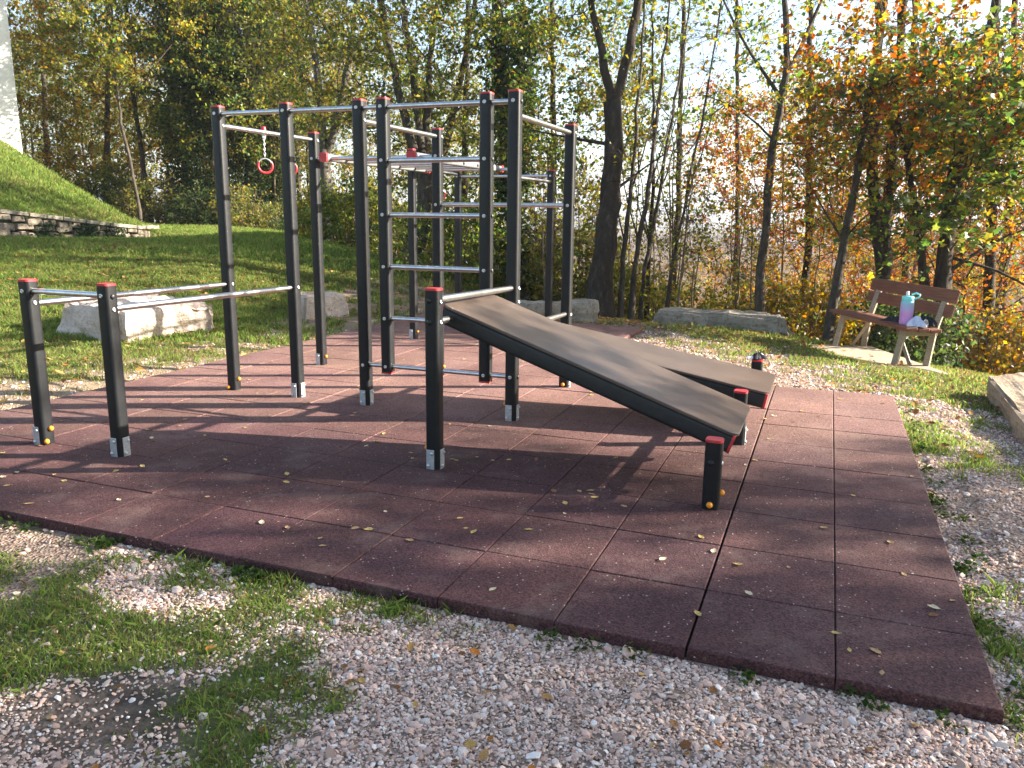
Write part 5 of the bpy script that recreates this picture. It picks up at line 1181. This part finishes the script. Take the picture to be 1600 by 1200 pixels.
def curled_leaf(seed):
    R = np.random.default_rng(seed); n = 8; u = np.linspace(0, 1, n); w = np.sin(u * PI) ** .8 * (.36 + .05 * np.sin(u * 22 + seed)) * (1 - .25 * u)
    rows = []
    for k, q in enumerate((-1, -.5, 0, .5, 1)): rows.append(np.c_[u - .5, q * w, .10 * np.abs(q) ** 1.5 * w * 2 + .10 * (u - .5) ** 2 * 4 * R.uniform(.2, 1.2) + .02 * np.sin(9 * u + q * 3)])
    V = np.stack(rows, 1).reshape(-1, 3); ii = np.arange(n * 5).reshape(n, 5)
    F = np.stack([ii[:-1, :-1], ii[:-1, 1:], ii[1:, 1:], ii[1:, :-1]], -1).reshape(-1, 4)
    V = np.concatenate([V, [(-.5, -.01, .02), (-.5, .01, .02), (-.78, .03, .05), (-.78, .015, .05)]]); F = np.concatenate([F, [[40, 41, 42, 43]]])
    V[:, 2] -= V[:, 2].min() - .015; return V, F
def build_leaves():
    tones = [((.55, .42, .17), 'pale yellow'), ((.48, .33, .18), 'tan'), ((.28, .15, .08), 'brown'), ((.62, .55, .38), 'cream')]
    me = {}
    for k, (c, nm) in enumerate(tones):
        for j in range(3):
            V, F = curled_leaf(10 * k + j); me[k, j] = fast_mesh('fallen_leaf', V, F, M_DRYLEAF, np.tile(np.array(c), (len(V), 1)) * np.exp(rng.normal(0, .12, (len(V), 1))))
    R = random.Random(77)
    known = [(865, 768), (905, 768), (883, 787), (882, 803), (975, 792), (925, 773), (1115, 862), (602, 800), (640, 845), (728, 826), (740, 832), (449, 825), (1305, 990), (1378, 1052), (1412, 898), (1458, 962), (1232, 887), (1391, 848), (1333, 775), (1170, 928), (1090, 960), (770, 922), (45, 788), (85, 742), (100, 752), (130, 712), (500, 842), (555, 826), (576, 828), (886, 719), (962, 716), (1095, 840), (1380, 631), (642, 708), (713, 720), (745, 715), (795, 719), (770, 720), (352, 719), (237, 685), (600, 678), (1348, 670), (1298, 708), (1180, 720), (1165, 727), (1241, 660), (1196, 655)]
    pts = []
    for px, py in known:
        p = on(px, py, 0); pts.append((p[0], p[1]))
    while len(pts) < 165:
        p = W(R.uniform(0, 6.4), R.uniform(0.05, 8.4))
        if in_mat(np.array([p.x]), np.array([p.y]), -.03)[0]: pts.append((p.x, p.y))
    for x, y in pts:
        k = R.choice([0, 0, 1, 1, 2, 3]); o = link(bpy.data.objects.new('fallen_leaf', me[k, R.randrange(3)]))
        s = R.uniform(.024, .05); o.scale = (s, s, s); o.location = (x, y, .002); o.rotation_euler = (R.uniform(-.15, .15), R.uniform(-.15, .15), R.uniform(0, 6.28))
        tag(o, 'small %s fallen leaf lying on the red rubber mat' % tones[k][1], 'leaf', 'fallen leaves on the mat')
    # leaf litter off the mat
    V, F = curled_leaf(99)
    X = []; Y = []
    for n, x0, x1, y0, y1, d in ((200, -3, 2.2, 1.7, 4.2, 1), (420, 1, 5.5, 4, 12, 1), (900, -9, -.5, 5, 13, 1), (5200, -9, 2, 12, 20, 1), (1600, 0, 8, 11, 16, 1), (500, -14, -8, 14, 24, 1)):
        x, y = scatter(n, x0, x1, y0, y1); k = in_view(x, y) & ~in_mat(x, y, .02); X.append(x[k]); Y.append(y[k])
    x = np.concatenate(X); y = np.concatenate(Y); n = len(x); z = gz(x, y); a = rng.uniform(0, 2 * PI, n); s = rng.uniform(.022, .046, n) * np.where(y > 5, 1.9, 1); up = np.where(y > 4.3, .03, .012)
    tl = rng.normal(0, .25, (n, 2))
    q = V[None] * s[:, None, None]; PX = q[..., 0] * np.cos(a)[:, None] - q[..., 1] * np.sin(a)[:, None]; PY = q[..., 0] * np.sin(a)[:, None] + q[..., 1] * np.cos(a)[:, None]
    P = np.stack([PX + x[:, None], PY + y[:, None], q[..., 2] + (z + up)[:, None] + PX * tl[:, :1] + PY * tl[:, 1:]], -1).reshape(-1, 3)
    f = (np.arange(n)[:, None, None] * len(V) + F[None]).reshape(-1, 4); pal = np.array([(.34, .20, .08), (.24, .13, .06), (.42, .28, .10), (.18, .09, .045), (.40, .17, .05)])
    c = np.repeat(pal[rng.integers(0, 5, n)] * np.exp(rng.normal(0, .15, (n, 1))), len(V), 0)
    o = link(bpy.data.objects.new('leaf_litter', fast_mesh('leaf_litter', P, f, M_DRYLEAF, c))); tag(o, 'dry brown and yellow leaves scattered over the grass and gravel', 'leaf litter', kind='stuff')
build_leaves()

# ------------------------------------------------------------------ the air of the valley
def build_haze():
    m = bpy.data.materials.new('haze'); m.use_nodes = True; n, l = m.node_tree.nodes, m.node_tree.links
    n.remove(n['Principled BSDF']); v = n.new('ShaderNodeVolumePrincipled'); v.inputs['Color'].default_value = (.78, .87, 1.0, 1)
    v.inputs['Density'].default_value = HAZE; v.inputs['Anisotropy'].default_value = .3
    l.new(v.outputs[0], n['Material Output'].inputs['Volume'])
    b = MB(); x0, x1, y0, y1, z0, z1 = -2600., 2600., -450., 4100., -40., 75.
    b.add([(x0, y0, z0), (x1, y0, z0), (x1, y1, z0), (x0, y1, z0), (x0, y0, z1), (x1, y0, z1), (x1, y1, z1), (x0, y1, z1)], [(3, 2, 1, 0), (4, 5, 6, 7), (0, 1, 5, 4), (1, 2, 6, 5), (2, 3, 7, 6), (3, 0, 4, 7)])
    o = b.build('haze', m); tag(o, 'thin pale haze over the valley beyond the trees', 'haze', kind='stuff')
HAZE = 0.00055
build_haze()
